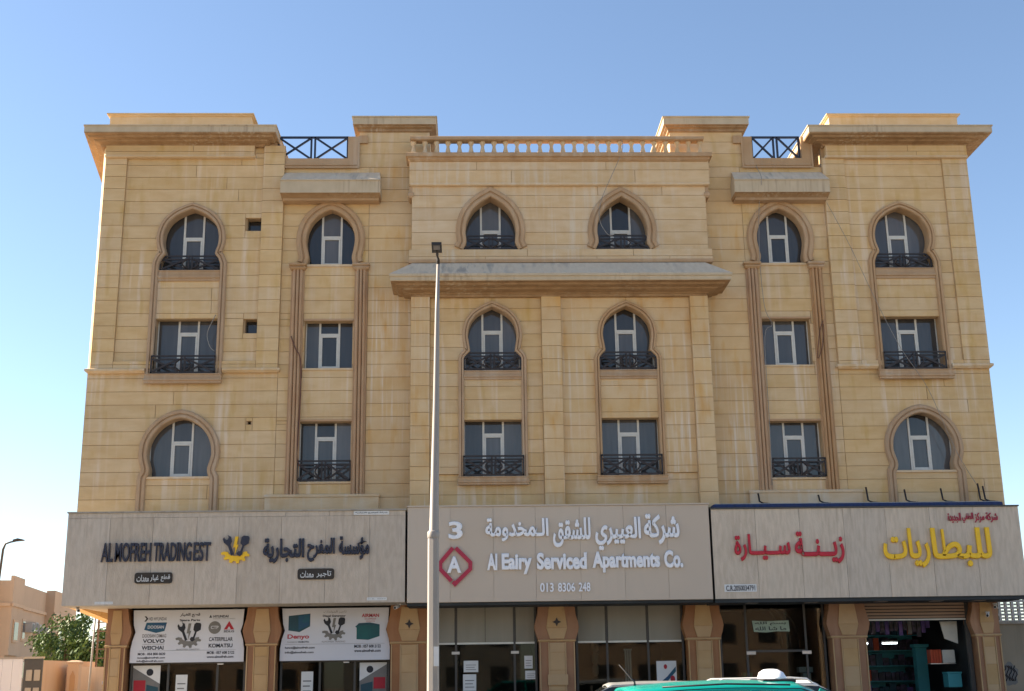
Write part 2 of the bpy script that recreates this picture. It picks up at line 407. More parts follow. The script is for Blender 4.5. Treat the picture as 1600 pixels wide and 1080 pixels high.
def text(body, x0, x1, z0, z1, y, depth, mat, name, parent, ar=False, bold=0.0):
    """a solid word whose outline fills the rectangle x0..x1, z0..z1; front at y-depth"""
    cu = bpy.data.curves.new(name, 'FONT'); cu.body = shape_ar(body) if ar else body; heavy = depth > .02 and bold > .02; cu.offset = bold * .35 if heavy else bold
    cu.extrude = .05 if depth > .002 else 0; cu.resolution_u = 4
    if heavy: cu.bevel_depth = bold * .8; cu.bevel_resolution = 0
    t = bpy.data.objects.new('tmp', cu); col.objects.link(t); bpy.context.view_layer.update()
    me = bpy.data.meshes.new_from_object(t.evaluated_get(bpy.context.evaluated_depsgraph_get())); bpy.data.objects.remove(t)
    xs = [v.co.x for v in me.vertices]; ys = [v.co.y for v in me.vertices]; zs = [v.co.z for v in me.vertices]
    if not xs: return None
    sx = (x1 - x0) / (max(xs) - min(xs)); sz = (z1 - z0) / (max(ys) - min(ys)); org = worldloc(parent)
    # overlapping strokes: every island gets its own fraction of a millimetre
    bm = bmesh.new(); bm.from_mesh(me); bmesh.ops.remove_doubles(bm, verts=bm.verts, dist=1e-5)
    bm.verts.index_update(); seen = set(); k = 0
    mnx, mny, mnz, mxz = min(xs), min(ys), min(zs), max(zs)
    for v in bm.verts:
        if v.index in seen: continue
        stack = [v]; seen.add(v.index); isl = []
        while stack:
            q = stack.pop(); isl.append(q)
            for e in q.link_edges:
                w = e.other_vert(q)
                if w.index not in seen: seen.add(w.index); stack.append(w)
        dy = k * .0006 if depth > .002 else (k % 9) * .0003; k += 1
        for q in isl:
            fr = (q.co.z - mnz) / (mxz - mnz) if mxz > mnz else 1
            q.co = Vector((x0 + (q.co.x - mnx) * sx - org.x, y - depth * fr - dy - org.y, z0 + (q.co.y - mny) * sz - org.z))
    bmesh.ops.recalc_face_normals(bm, faces=bm.faces)
    bm.to_mesh(me); bm.free()
    me.materials.clear(); me.materials.append(M[mat]); me.name = name
    o = bpy.data.objects.new(name, me); o.parent = parent; col.objects.link(o); return o

# ------------------------------------------------------------------ ground
struct(MB().box(-400, 400, -300, 500, -1.2, -.12).build('ground', 'sand'))
struct(MB().box(-400, 400, -62, -4.2, -.11, 0).build('road', 'asphalt'))
struct(MB().box(-60, 60, -4.2, 0.0, -.11, .13).build('pavement', 'paving'))
struct(MB().box(-60, 60, -17.2, -15.9, .004, .14).build('median', 'paving'))
lm = MB()
for i in range(-20, 20): lm.box(i * 6.0, i * 6.0 + 3, -10.1, -9.96, .001, .005); lm.box(i * 6.0, i * 6.0 + 3, -23.1, -22.96, .001, .005)
struct(lm.build('lane_markings', 'white_paint'))

# ------------------------------------------------------------------ the apartment building
B = empty('apartment_building', (2.2, 0, 0), 'four storey sandstone clad apartment block with horseshoe arched windows above the shops', 'building')
CZ0, CH = 6.77, .407     # stone courses
# arch inner outlines, right half from the foot upwards: (halfwidth, z)
def cat(pts, n=4):
    out = []
    for i in range(len(pts) - 1):
        p0 = pts[max(i - 1, 0)]; p1 = pts[i]; p2 = pts[i + 1]; p3 = pts[min(i + 2, len(pts) - 1)]
        for k in range(n):
            t = k / n
            out.append(tuple(.5 * (2 * b + (c - a) * t + (2 * a - 5 * b + 4 * c - d) * t * t + (3 * b - a - 3 * c + d) * t ** 3) for a, b, c, d in zip(p0, p1, p2, p3)))
    return out + [pts[-1]]
def outline(legs, arch):
    """left half then right half, from left foot over the apex to right foot"""
    h = legs + cat(arch)
    return [(-w, z) for w, z in h] + [(w, z) for w, z in reversed(h[:-1])]
def hw_at(out, z):
    n = len(out) // 2 + 1; h = out[:n]; best = 0.0
    for (w0, a), (w1, b) in zip(h, h[1:]):
        lo, hi = min(a, b), max(a, b)
        if lo - 1e-9 <= z <= hi + 1e-9 and hi > lo:
            best = max(best, -(w0 + (w1 - w0) * (z - a) / (b - a)))
    return best
O3 = outline([(.94, 13.84), (.94, 14.02)], [(.93, 14.08), (.86, 14.25), (.77, 14.37), (.775, 14.48), (.84, 14.7), (.855, 14.95), (.80, 15.22), (.66, 15.47), (.43, 15.67), (.17, 15.80), (0, 15.86)])
O3ring = outline([(.94, 10.53), (.94, 14.02)], [(.93, 14.08), (.86, 14.25), (.77, 14.37), (.775, 14.48), (.84, 14.7), (.855, 14.95), (.80, 15.22), (.66, 15.47), (.43, 15.67), (.17, 15.80), (0, 15.86)])
O1 = outline([], [(.84, 7.44), (.83, 7.55), (.85, 7.7), (.92, 7.95), (.945, 8.15), (.90, 8.45), (.75, 8.75), (.50, 9.0), (.22, 9.15), (0, 9.20)])
O1ring = outline([(.94, 6.4), (.94, 7.3)], [(.93, 7.38), (.86, 7.52), (.85, 7.7), (.92, 7.95), (.945, 8.15), (.90, 8.45), (.75, 8.75), (.50, 9.0), (.22, 9.15), (0, 9.20)])
S3 = outline([], [(.71, 14.05), (.675, 14.18), (.67, 14.32), (.725, 14.6), (.75, 14.85), (.715, 15.12), (.60, 15.4), (.40, 15.63), (.17, 15.78), (0, 15.84)])
C3 = outline([], [(.85, 14.33), (.81, 14.42), (.755, 14.55), (.755, 14.7), (.78, 14.92), (.75, 15.2), (.65, 15.48), (.47, 15.74), (.22, 15.94), (0, 16.07)])
C2 = outline([(.86, 10.51), (.86, 10.86)], [(.84, 10.93), (.75, 11.04), (.68, 11.12), (.69, 11.25), (.735, 11.55), (.725, 11.78), (.64, 12.05), (.45, 12.28), (.2, 12.43), (0, 12.52)])
C2ring = outline([(.86, 7.28), (.86, 10.86)], [(.84, 10.93), (.75, 11.04), (.68, 11.12), (.69, 11.25), (.735, 11.55), (.725, 11.78), (.64, 12.05), (.45, 12.28), (.2, 12.43), (0, 12.52)])
def rect(hw, z0, z1): return [(-hw, z0), (-hw, z1), (hw, z1), (hw, z0)]

# openings: (cx, outline, is_rect)
left_open = [(-8.70, O3, 0), (-8.70, rect(.94, 10.53, 12.30), 1), (-8.71, O1, 0),
             (-4.38, S3, 0), (-4.38, rect(.73, 10.72, 12.22), 1), (-4.42, rect(.78, 7.25, 9.07), 1),
             (-6.76, rect(.24, 15.15, 15.57), 1), (-6.72, rect(.215, 11.83, 12.28), 1), (-6.69, rect(.05, 9.0, 9.1), 1)]
right_open = [(13.63, O3, 0), (13.65, rect(.94, 10.53, 12.26), 1), (13.70, O1, 0),
              (9.78, S3, 0), (9.76, rect(.75, 10.74, 12.22), 1), (9.82, rect(.79, 7.25, 8.98), 1)]
cen_open = [(.61, C3, 0), (4.71, C3, 0), (.63, C2, 0), (4.74, C2, 0), (.635, rect(.88, 7.28, 9.0), 1), (4.72, rect(.90, 7.28, 9.03), 1)]

panels = []     # (area, polygon, yf, yb, mat)
def intervals(x0, x1, z, obs, pad):
    iv = [(x0, x1)]
    for cx, out, isr in obs:
        zs = [p[1] for p in out]
        if not (min(zs) <= z <= max(zs)): continue
        h = out[2][0] if isr else hw_at(out, z) + pad
        if h <= 0: continue
        new = []
        for a, b in iv:
            if cx + h <= a or cx - h >= b: new.append((a, b)); continue
            if cx - h > a: new.append((a, cx - h))
            if cx + h < b: new.append((cx + h, b))
        iv = new
    return iv
def add_cells(x0, x1, z0, z1, yf, yb, obs, mat, r, lo=1.8, hi=4.2, local=False):
    """one course between z0 and z1, cut by openings and by vertical joints"""
    hit = [o for o in obs if max(p[1] for p in o[1]) > z0 + .01 and min(p[1] for p in o[1]) < z1 - .01 and o[0] + 1.2 > x0 and o[0] - 1.2 < x1]
    # an opening whose sill or head falls inside the course only splits the stones right beside it
    if not local:
        xs = [x0]; loc = []
        for o in sorted(hit, key=lambda o: o[0]):
            lo_, hi_ = min(p[1] for p in o[1]), max(p[1] for p in o[1])
            if (z0 + .03 < lo_ < z1 - .03) or (o[2] and z0 + .03 < hi_ < z1 - .03):
                h = o[2 - 1][2][0] if o[2] else max(hw_at(o[1], min(max(z, lo_), hi_)) for z in [z0 + (z1 - z0) * i / 6 for i in range(7)])
                h = abs(h) + (.05 if o[2] else .12); loc.append((max(x0, o[0] - h), min(x1, o[0] + h), o))
        if loc:
            x = x0
            for a, b, o in loc:
                if a - x > .05: add_cells(x, a, z0, z1, yf, yb, [q for q in hit if q is not o], mat, r, lo, hi, True)
                add_cells(a, b, z0, z1, yf, yb, hit, mat, r, lo, hi, True); x = max(x, b)
            if x1 - x > .05: add_cells(x, x1, z0, z1, yf, yb, [q for q in hit if all(q is not l[2] for l in loc)], mat, r, lo, hi, True)
            return
    cuts = {z0, z1}
    for o in hit:
        lo_, hi_ = min(p[1] for p in o[1]), max(p[1] for p in o[1])
        for zz in ((lo_, hi_) if o[2] else (lo_,)):
            if z0 + .03 < zz < z1 - .03: cuts.add(zz)
    cuts = sorted(cuts)
    for za, zb in zip(cuts, cuts[1:]):
        ns = 5 if any(not o[2] for o in hit) else 2
        zz = [za + (zb - za) * i / (ns - 1) for i in range(ns)]
        zz[0] += 1e-4; zz[-1] -= 1e-4
        rows = [intervals(x0, x1, z, hit, .10) for z in zz]
        n = max(len(q) for q in rows)
        if n == 0: continue
        # rows with fewer intervals: split at the opening centre so every row matches
        cxs = sorted(o[0] for o in hit if x0 < o[0] < x1)
        fixed = []
        for q in rows:
            q = list(q)
            if len(q) < n:
                for c in cxs:
                    for i, (a, b) in enumerate(q):
                        if a < c - .01 and b > c + .01 and len(q) < n: q[i:i + 1] = [(a, c), (c, b)]; break
            fixed.append(q)
        if any(len(q) != n for q in fixed): continue
        for k in range(n):
            Ls = [q[k][0] for q in fixed]; Rs = [q[k][1] for q in fixed]
            a, b = max(Ls), min(Rs)
            if b - a < .06: continue
            js = []; x = a + (r.uniform(.5, 1) * hi if b - a > hi else 9)
            while x < b - .5: js.append(x); x += r.uniform(lo, hi)
            ed = [list(zip(Ls, zz))] + [[(j, za), (j, zb)] for j in js] + [list(zip(Rs, zz))]
            if ns == 2 or max(Ls) - min(Ls) < 1e-5: ed[0] = [(Ls[0], za), (Ls[0], zb)]
            if ns == 2 or max(Rs) - min(Rs) < 1e-5: ed[-1] = [(Rs[0], za), (Rs[0], zb)]
            for e0, e1 in zip(ed, ed[1:]):
                poly = list(e1) + list(reversed(e0))
                w = min(p[0] for p in e1) - max(p[0] for p in e0)
                panels.append((max(w, .05) * (zb - za), poly, yf, yb, mat))
def fill(x0, x1, z0, z1, yf, yb, obs, mat='stone', seed=1, lo=1.8, hi=4.2):
    r = random.Random(seed * 31 + 5)
    k0 = math.floor((z0 - CZ0) / CH); zs = [z0]
    for k in range(k0, k0 + 60):
        z = CZ0 + k * CH
        if z0 + .09 < z < z1 - .09: zs.append(z)
    zs.append(z1)
    for a, b in zip(zs, zs[1:]): add_cells(x0, x1, a, b, yf, yb, obs, mat, r, lo, hi)

BK = .03
fill(-11.6, -5.88, 6.2, 10.66, 0, BK, left_open, seed=1)
fill(-5.88, -3.2, 6.2, 17.3, 0, BK, left_open, seed=2)
fill(-3.2, -1.86, 6.2, 17.3, 0, BK, left_open, 'stone_streak', seed=42, lo=3, hi=4)
fill(-10.83, -6.55, 10.95, 17.6, -.05, BK, left_open, seed=3)
fill(-11.5, -10.83, 10.72, 17.6, -.12, BK, [], seed=4, lo=3, hi=4)
fill(-6.55, -5.88, 10.72, 18.0, -.12, BK, [], seed=5, lo=3, hi=4)
fill(-10.83, -6.55, 10.72, 10.95, -.12, BK, left_open, seed=6)
fill(-11.5, -6.83, 17.6, 18.02, -.2, BK, [], seed=7)
fill(-6.83, -6.55, 17.6, 18.0, -.05, BK, [], seed=7)
fill(11.28, 16.0, 6.2, 10.62, 0, BK, right_open, seed=8)
fill(7.3, 8.62, 6.2, 17.3, 0, BK, right_open, 'stone_streak', seed=49, lo=3, hi=4)
fill(8.62, 11.28, 6.2, 17.3, 0, BK, right_open, seed=9)
fill(12.0, 15.18, 10.85, 17.57, -.05, BK, right_open, seed=10)
fill(11.28, 12.0, 10.68, 17.57, -.12, BK, [], seed=11, lo=3, hi=4)
fill(15.18, 16.0, 10.68, 17.57, -.12, BK, [], seed=12, lo=3, hi=4)
fill(12.0, 15.18, 10.68, 10.85, -.12, BK, right_open, seed=13)
fill(11.4, 16.0, 17.57, 17.98, -.2, BK, [], seed=14)
fill(-3.55, -1.30, 17.3, 18.53, 0, BK, [], 'stone', seed=15)
fill(6.42, 8.78, 17.3, 18.53, 0, BK, [], 'stone', seed=16)
fill(-1.84, 7.38, 14.33, 16.47, -.5, -.32, cen_open, 'stone_pale', seed=17)
fill(-1.92, 7.52, 16.47, 17.3, -.6, -.32, [], 'stone_pale', seed=18)
fill(-1.92, 7.48, 14.0, 14.33, -.58, -.32, [], 'stone_pale', seed=19)
for i, (a, b) in enumerate(((-1.26, 2.13), (2.73, 6.70))):
    fill(a, b, 6.3, 7.37, -.35, -.32, cen_open, 'stone', seed=20 + i)
    fill(a, b, 7.37, 12.82, -.42, -.32, cen_open, 'stone_streak' if i else 'stone', seed=22 + i)
for i, (a, b) in enumerate(((-1.84, -1.26), (2.13, 2.73), (6.70, 7.26))):
    fill(a, b, 6.3, 12.82, -.56, -.32, [], 'stone_streak', seed=24 + i, lo=3, hi=4)

def inset(poly, d):
    n = len(poly); out = []
    a = sum(poly[i][0] * poly[(i + 1) % n][1] - poly[(i + 1) % n][0] * poly[i][1] for i in range(n))
    sg = 1 if a > 0 else -1
    for i in range(n):
        p = Vector(poly[i]); d1 = (p - Vector(poly[i - 1])); d2 = (Vector(poly[(i + 1) % n]) - p)
        if d1.length < 1e-6: d1 = d2.copy()
        if d2.length < 1e-6: d2 = d1.copy()
        d1.normalize(); d2.normalize()
        n1 = Vector((-d1.y, d1.x)) * sg; n2 = Vector((-d2.y, d2.x)) * sg; s_ = n1 + n2
        if s_.length < 1e-6: s_ = n1
        s_.normalize(); out.append(tuple(p + s_ * d / max(.6, s_.dot(n1))))
    return out
def slab(mb, poly, yf, yb):
    n = len(poly)
    a = sum(poly[i][0] * poly[(i + 1) % n][1] - poly[(i + 1) % n][0] * poly[i][1] for i in range(n))
    if a < 0: poly = poly[::-1]
    q = inset(poly, .0075); g = yf + .02; yf += rnd.uniform(-.003, .003)
    v = [(x, yf, z) for x, z in q] + [(x, g, z) for x, z in q] + [(x, g, z) for x, z in poly] + [(x, yb, z) for x, z in poly]
    mb.add(v, [tuple(range(n))] + [((i + 1) % n, i, i + n, (i + 1) % n + n) for i in range(n)], 0)
    mb.add([v[i] for i in range(n, 4 * n)], [((i + 1) % n, i, i + n, (i + 1) % n + n) for i in range(n)] , 1)
    if yb - g > .02:
        mb.add([v[i] for i in range(2 * n, 4 * n)], [((i + 1) % n, i, i + n, (i + 1) % n + n) for i in range(n)], 0)
panels.sort(key=lambda p: -p[0])
for a, poly, yf, yb, mat in panels[:300]:
    mb = MB(); slab(mb, poly, yf, yb); mb.build('stone_panel', [mat, 'grout'], B, fix=False)
rest = {}
for a, poly, yf, yb, mat in panels[300:]:
    slab(rest.setdefault(mat, MB()), poly, yf, yb)
mats = list(rest)
big = MB()
for i, k in enumerate(mats):
    mb = rest[k]; n = len(big.v); big.v += mb.v; big.f += [tuple(j + n for j in f) for f in mb.f]
    big.m += [len(mats) if m_ else i for m_ in mb.m]; big.sm += mb.sm
o = big.build('stone_panels', mats + ['grout'], B, fix=False); o['kind'] = 'stuff'

# wall bodies with the openings cut through
def hole(cx, out): return [(cx + x, z) for x, z in out]
def grow(out, d, isr):
    return ([(x * 1.03, z + (.01 if z > out[0][1] else -.01)) for x, z in out] if out[2][0] > .87 else out) if isr else [(x * (1 + d), z + (d * .15 if z > out[0][1] + .3 else 0)) for x, z in out]
BK2 = BK + .004
curve_mesh('wall', [[(-11.5, 3.66), (-1.3, 3.66), (-1.3, 17.29), (-5.9, 17.29), (-5.9, 17.98), (-11.5, 17.98)]] + [hole(c, grow(o_, .03, r_)) for c, o_, r_ in left_open], BK2, .30, 'backing', B)
curve_mesh('wall', [[(6.6, 3.66), (15.98, 3.66), (15.98, 17.95), (11.3, 17.95), (11.3, 17.29), (6.6, 17.29)]] + [hole(c, grow(o_, .03, r_)) for c, o_, r_ in right_open], BK2, .30, 'backing', B)
curve_mesh('wall', [[(-1.83, 3.66), (7.27, 3.66), (7.27, 12.83), (7.37, 14.0), (7.37, 17.29), (-1.83, 17.29)]] + [hole(c, grow(o_, .03, r_)) for c, o_, r_ in cen_open], -.316, -.06, 'backing', B)
mb = MB()
mb.prism_z([(-11.6, .0), (-11.5, -.12), (-11.4, .3), (-13.6, 14), (-13.95, 14)], 10.66, 18.0)
mb.prism_z([(-11.6, .0), (-11.4, .3), (-13.6, 14), (-13.95, 14)], 3.66, 10.655)
mb.box(15.8, 16.0, .305, 14, 3.66, 17.98); mb.box(-13.7, 16, 14.01, 14.2, 0, 17.98)
mb.box(-1.83, -1.6, -.055, .03, 3.66, 17.28); mb.box(7.0, 7.27, -.055, .03, 3.66, 17.28)
mb.box(-10.35, -10.1, .6, 14, 0, 3.65); mb.box(15.3, 15.5, .6, 14, 0, 3.65)
mb.build('side_wall', 'stone', B)
mb = MB(); mb.prism_z([(-11.38, .31), (15.79, .31), (15.79, 14), (-13.5, 14)], 17.1, 17.26); mb.box(-1.6, 7.0, -.3, .30, 17.05, 17.28)
mb.build('roof', 'concrete', B)
mb = MB(); mb.box(-11.3, 15.78, .31, 14, 3.66, 3.85); mb.build('floor_slab', 'concrete', B)
# towers beside the roof railings
for x0, x1 in ((-3.55, -1.30), (6.42, 8.78)):
    t = MB(); t.box(x0 + .01, x1 - .01, .034, 2.6, 17.27, 18.53); o = t.build('roof_tower', 'stone', B)
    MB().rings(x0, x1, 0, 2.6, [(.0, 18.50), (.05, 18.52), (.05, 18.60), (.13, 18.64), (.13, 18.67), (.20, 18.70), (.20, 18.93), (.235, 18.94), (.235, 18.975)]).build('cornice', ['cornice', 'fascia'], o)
# corner block cornices
c1 = [(.06, 17.93), (.10, 17.99), (.30, 18.02), (.33, 18.06), (.50, 18.07), (.53, 18.11), (.64, 18.13), (.66, 18.17), (.66, 18.36), (.69, 18.37), (.69, 18.405)]
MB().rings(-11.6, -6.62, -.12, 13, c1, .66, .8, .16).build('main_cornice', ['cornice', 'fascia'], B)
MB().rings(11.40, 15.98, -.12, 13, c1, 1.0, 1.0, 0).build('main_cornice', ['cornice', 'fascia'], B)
for x0, x1 in ((-11.50, -7.02), (11.66, 15.88)):
    u = MB(); u.rings(x0, x1, .0, 4.0, [(0, 18.408), (0, 19.04), (.05, 19.06), (.05, 19.09), (.09, 19.10), (.09, 19.14)]); u.build('parapet_block', ['stone'], B)
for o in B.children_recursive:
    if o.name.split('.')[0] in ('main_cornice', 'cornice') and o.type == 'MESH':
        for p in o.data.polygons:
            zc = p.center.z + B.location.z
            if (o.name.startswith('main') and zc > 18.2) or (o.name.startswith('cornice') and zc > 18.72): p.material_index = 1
# mouldings under the raised corner blocks
dr = [(0, 10.58), (.03, 10.61), (.07, 10.64), (.07, 10.70), (.03, 10.72)]
for x0, x1, l, r_ in ((-11.58, -9.86, 1, 0), (-7.54, -5.88, 0, 1), (11.28, 12.49, 1, 0), (14.79, 16.0, 0, 1)):
    MB().rings(x0, x1, -.12, .03, dr, l, r_).build('drip_moulding', 'stone_pale', B)
MB().rings(-11.5, -6.83, -.2, .02, [(0, 17.56), (.03, 17.58), (.03, 17.63), (0, 17.65)], 0, 1).build('drip_moulding', 'stone_pale', B)
MB().rings(11.40, 16.0, -.2, .02, [(0, 17.53), (.03, 17.55), (.03, 17.60), (0, 17.62)], 1, 0).build('drip_moulding', 'stone_pale', B)

# centre block mouldings
MB().rings(-1.86, 7.48, -.6, .0, [(0, 16.43), (.03, 16.45), (.03, 16.50), (0, 16.52)]).build('drip_moulding', 'stone_pale', B)
for x in (-1.92, 7.38):
    MB().rings(x, x + .10, -.5, 0, [(0, 16.06), (.04, 16.12), (.04, 16.22), (0, 16.25), (0, 16.43)]).build('corbel', 'rose', B)
MB().rings(-1.84, 7.40, -.5, .0, [(.08, 13.90), (.10, 13.96), (.10, 14.0), (.06, 14.01)]).build('drip_moulding', 'rose', B)
MB().rings(-1.85, 7.44, -.6, .3, [(0, 17.22), (.05, 17.24), (.10, 17.28), (.10, 17.33), (.17, 17.35), (.17, 17.47), (.14, 17.49)]).build('balustrade_ledge', 'rose', B)
bal = MB().rings(-1.84, 7.34, -.60, -.34, [(.02, 17.955), (.06, 17.98), (.06, 18.07), (.04, 18.085)]).build('balustrade', 'rose', B)
pr = [(.085, 17.60), (.085, 17.63), (.055, 17.65), (.075, 17.70), (.055, 17.78), (.042, 17.84), (.05, 17.88), (.075, 17.92), (.085, 17.95), (.085, 17.98)]
bme = MB().lathe(0, 0, [(r_ * 1.1, (z - 17.6) * 1.22) for r_, z in pr], 10).mesh('baluster', ['stone_pale'])
for i in range(26): inst(bme, 'baluster', (-1.80 + i * .3635, -.47, 17.492), bal)
# centre canopy
cp = [(0, 12.80), (.02, 12.86), (.06, 12.87), (.10, 12.90), (.36, 12.93), (.40, 12.97), (.62, 12.99), (.66, 13.04), (.84, 13.05), (.86, 13.08), (.86, 13.17), (.90, 13.19), (.90, 13.26), (.88, 13.27), (.02, 13.88)]
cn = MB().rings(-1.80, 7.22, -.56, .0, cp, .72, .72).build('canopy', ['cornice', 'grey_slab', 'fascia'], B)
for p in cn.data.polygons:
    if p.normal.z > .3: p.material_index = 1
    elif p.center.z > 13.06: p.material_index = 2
# canopies over the column bays
for x0, x1 in ((-5.86, -2.88), (8.36, 11.26)):
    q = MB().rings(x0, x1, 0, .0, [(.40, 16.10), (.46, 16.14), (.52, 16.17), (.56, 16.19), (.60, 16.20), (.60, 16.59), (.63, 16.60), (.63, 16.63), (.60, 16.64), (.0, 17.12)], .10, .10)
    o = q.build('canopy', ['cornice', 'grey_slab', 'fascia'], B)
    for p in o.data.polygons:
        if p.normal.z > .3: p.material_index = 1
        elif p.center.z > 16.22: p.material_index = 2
    MB().rings(x0 + .0, x1 - .0, 0, .0, [(.34, 16.04), (.40, 16.095)], .02, .02).build('drip_moulding', 'rose', B)
# column bay ledges above the signs
for x0, x1 in ((-6.12, -2.77), (8.27, 11.66)):
    MB().rings(x0, x1, -.14, .0, [(0, 6.1), (0, 6.76), (.03, 6.78), (.03, 6.84), (0, 6.86)], 0.5, 0.5).build('ledge', 'stone_pale', B)

# rose stone frames and railings on the roof edge
def roof_frame(x0, x1, xi0, xi1, ear):
    m_ = MB()
    U = [(x0, 17.27), (x1, 17.27), (x1, 18.33), (xi1, 18.33), (xi1, 17.58), (xi0, 17.58), (xi0, 18.33), (x0, 18.33)]
    m_.prism(U, -.07, .25)
    m_.box(x0 + .06, x1 - .06, -.10, -.072, 17.33, 17.37); m_.box(x0 - .03, x1 + .03, -.10, -.072, 17.24, 17.29)
    m_.box(x0 - .03, x0 + .02, -.10, -.072, 17.295, 18.33); m_.box(x1 - .02, x1 + .03, -.10, -.072, 17.295, 18.33)
    ex = x1 if ear > 0 else x0
    m_.box(min(ex, ex + ear * .28) + (.032 if ear > 0 else 0), max(ex, ex + ear * .28) - (.032 if ear < 0 else 0), -.09, -.004, 18.10, 18.36)
    m_.build('railing_surround', 'rose', B)
    r_ = MB(); w = .06; y = .12; z0, z1 = 17.62, 18.38
    r_.bar((xi0, y, z1), (xi1, y, z1), w); r_.bar((xi0, y, z0), (xi1, y, z0), w)
    xm = (xi0 + xi1) / 2; g = .06
    for x in (xi0 + w / 2, xm - g, xm + g, xi1 - w / 2): r_.bar((x, y, z0 - .03), (x, y, z1), w)
    for a, b in ((xi0 + w, xm - g - w / 2), (xm + g + w / 2, xi1 - w)):
        r_.bar((a, y + .015, z0 + .03), (b, y + .015, z1 - .03), .055); r_.bar((a, y - .015, z1 - .03), (b, y - .015, z0 + .03), .055)
    r_.build('roof_railing', 'roof_rail', B)
roof_frame(-6.46, -3.56, -6.16, -3.90, 1)
roof_frame(8.74, 10.98, 9.07, 10.66, -1)

# arch surrounds, frames and sills
RP = lambda y, w, yb: [(0, yb), (0, y - .05), (.025, y - .085), (w * .36, y - .085), (w * .42, y - .05), (w * .50, y - .05), (w * .56, y - .095), (w * .88, y - .095), (w * .93, y - .06), (w, y - .05), (w, y + .02)]
def surround(cx, path, y, w, yb, mat='rose'):
    p = [(cx + a, z) for a, z in path]
    return MB().sweep(p, RP(y, w, yb)).build('arch_surround', mat, B)
def sill(cx, hw, z0, z1, y, name='sill', d=.12):
    h = z1 - z0
    MB().rings(cx - hw, cx + hw, y - d, y + .02, [(0.0, z0), (0.0, z0 + h * .22), (.035, z0 + h * .27), (.035, z0 + h * .45), (0.0, z0 + h * .5), (0, z1 - .03), (.02, z1 - .025), (.02, z1)], .5, .5).build(name, 'rose', B)
for cx in (-8.70, 13.64):
    surround(cx, O3ring, -.05, .21, .28)
    sill(cx, .935, 13.50, 13.84, -.05, 'transom', .05)
    sill(cx, 1.15, 10.24, 10.53, -.12, d=.10)
for cx in (-8.71, 13.70): surround(cx, O1ring, 0, .26, .28); MB().box(cx - .935, cx + .935, -.05, .02, 7.37, 7.435).build('sill', 'stone_pale', B)
for cx in (-4.38, 9.78): surround(cx, S3, 0, .32, .28); MB().box(cx - .76, cx + .76, -.04, .02, 13.97, 14.04).build('sill', 'stone_pale', B)
for cx in (.61, 4.71): surround(cx, C3, -.5, .30, -.07)
for cx in (.63, 4.74):
    surround(cx, C2ring, -.42, .17, -.07)
    sill(cx, .855, 10.23, 10.505, -.42, 'transom', .05)
    sill(cx, 1.04, 7.04, 7.28, -.42, d=.12)
for cx, hw, z in ((-4.38, .73, 10.72), (9.76, .75, 10.74), (-4.42, .78, 7.25), (9.82, .79, 7.25)):
    MB().box(cx - hw - .04, cx + hw + .04, -.035, .02, z - .06, z - .002).build('sill', 'stone_pale', B)
for cx, hw, z in ((-4.38, .73, 12.22), (9.76, .75, 12.22), (-4.42, .78, 9.07), (9.82, .79, 8.98)):
    MB().box(cx - hw - .03, cx + hw + .03, -.03, .02, z + .002, z + .06).build('lintel', 'rose_deep', B)
# fluted columns
def column(x0, x1, z0, z1):
    w = x1 - x0; poly = []; n = 3
    poly.append((x0, .01))
    poly.append((x0, -.05)); poly.append((x0 + w * .1, -.05))
    for k in range(n):
        a = x0 + w * (.1 + .8 * k / n); b = x0 + w * (.1 + .8 * (k + 1) / n)
        for t in range(1, 6): th = math.pi * t / 6; poly.append(((a + b) / 2 - math.cos(th) * (b - a) / 2, -.05 - .09 * math.sin(th)))
        if k < n - 1: poly.append((b, -.045))
    poly.append((x1 - w * .1, -.05)); poly.append((x1, -.05)); poly.append((x1, .01))
    c = MB().prism_z(poly, z0, z1).build('column', 'rose_deep', B)
    MB().rings(x0, x1, -.14, .0, [(.0, z1 - .02), (.02, z1 + .0), (.05, z1 + .03), (.05, z1 + .06), (.01, z1 + .08), (.07, z1 + .12), (.07, z1 + .17), (.03, z1 + .19)], 1, 1).build('capital', 'rose', c)
for x0, x1 in ((-5.56, -5.16), (-3.61, -3.21), (8.60, 9.00), (10.62, 11.02)): column(x0, x1, 6.85, 13.86)

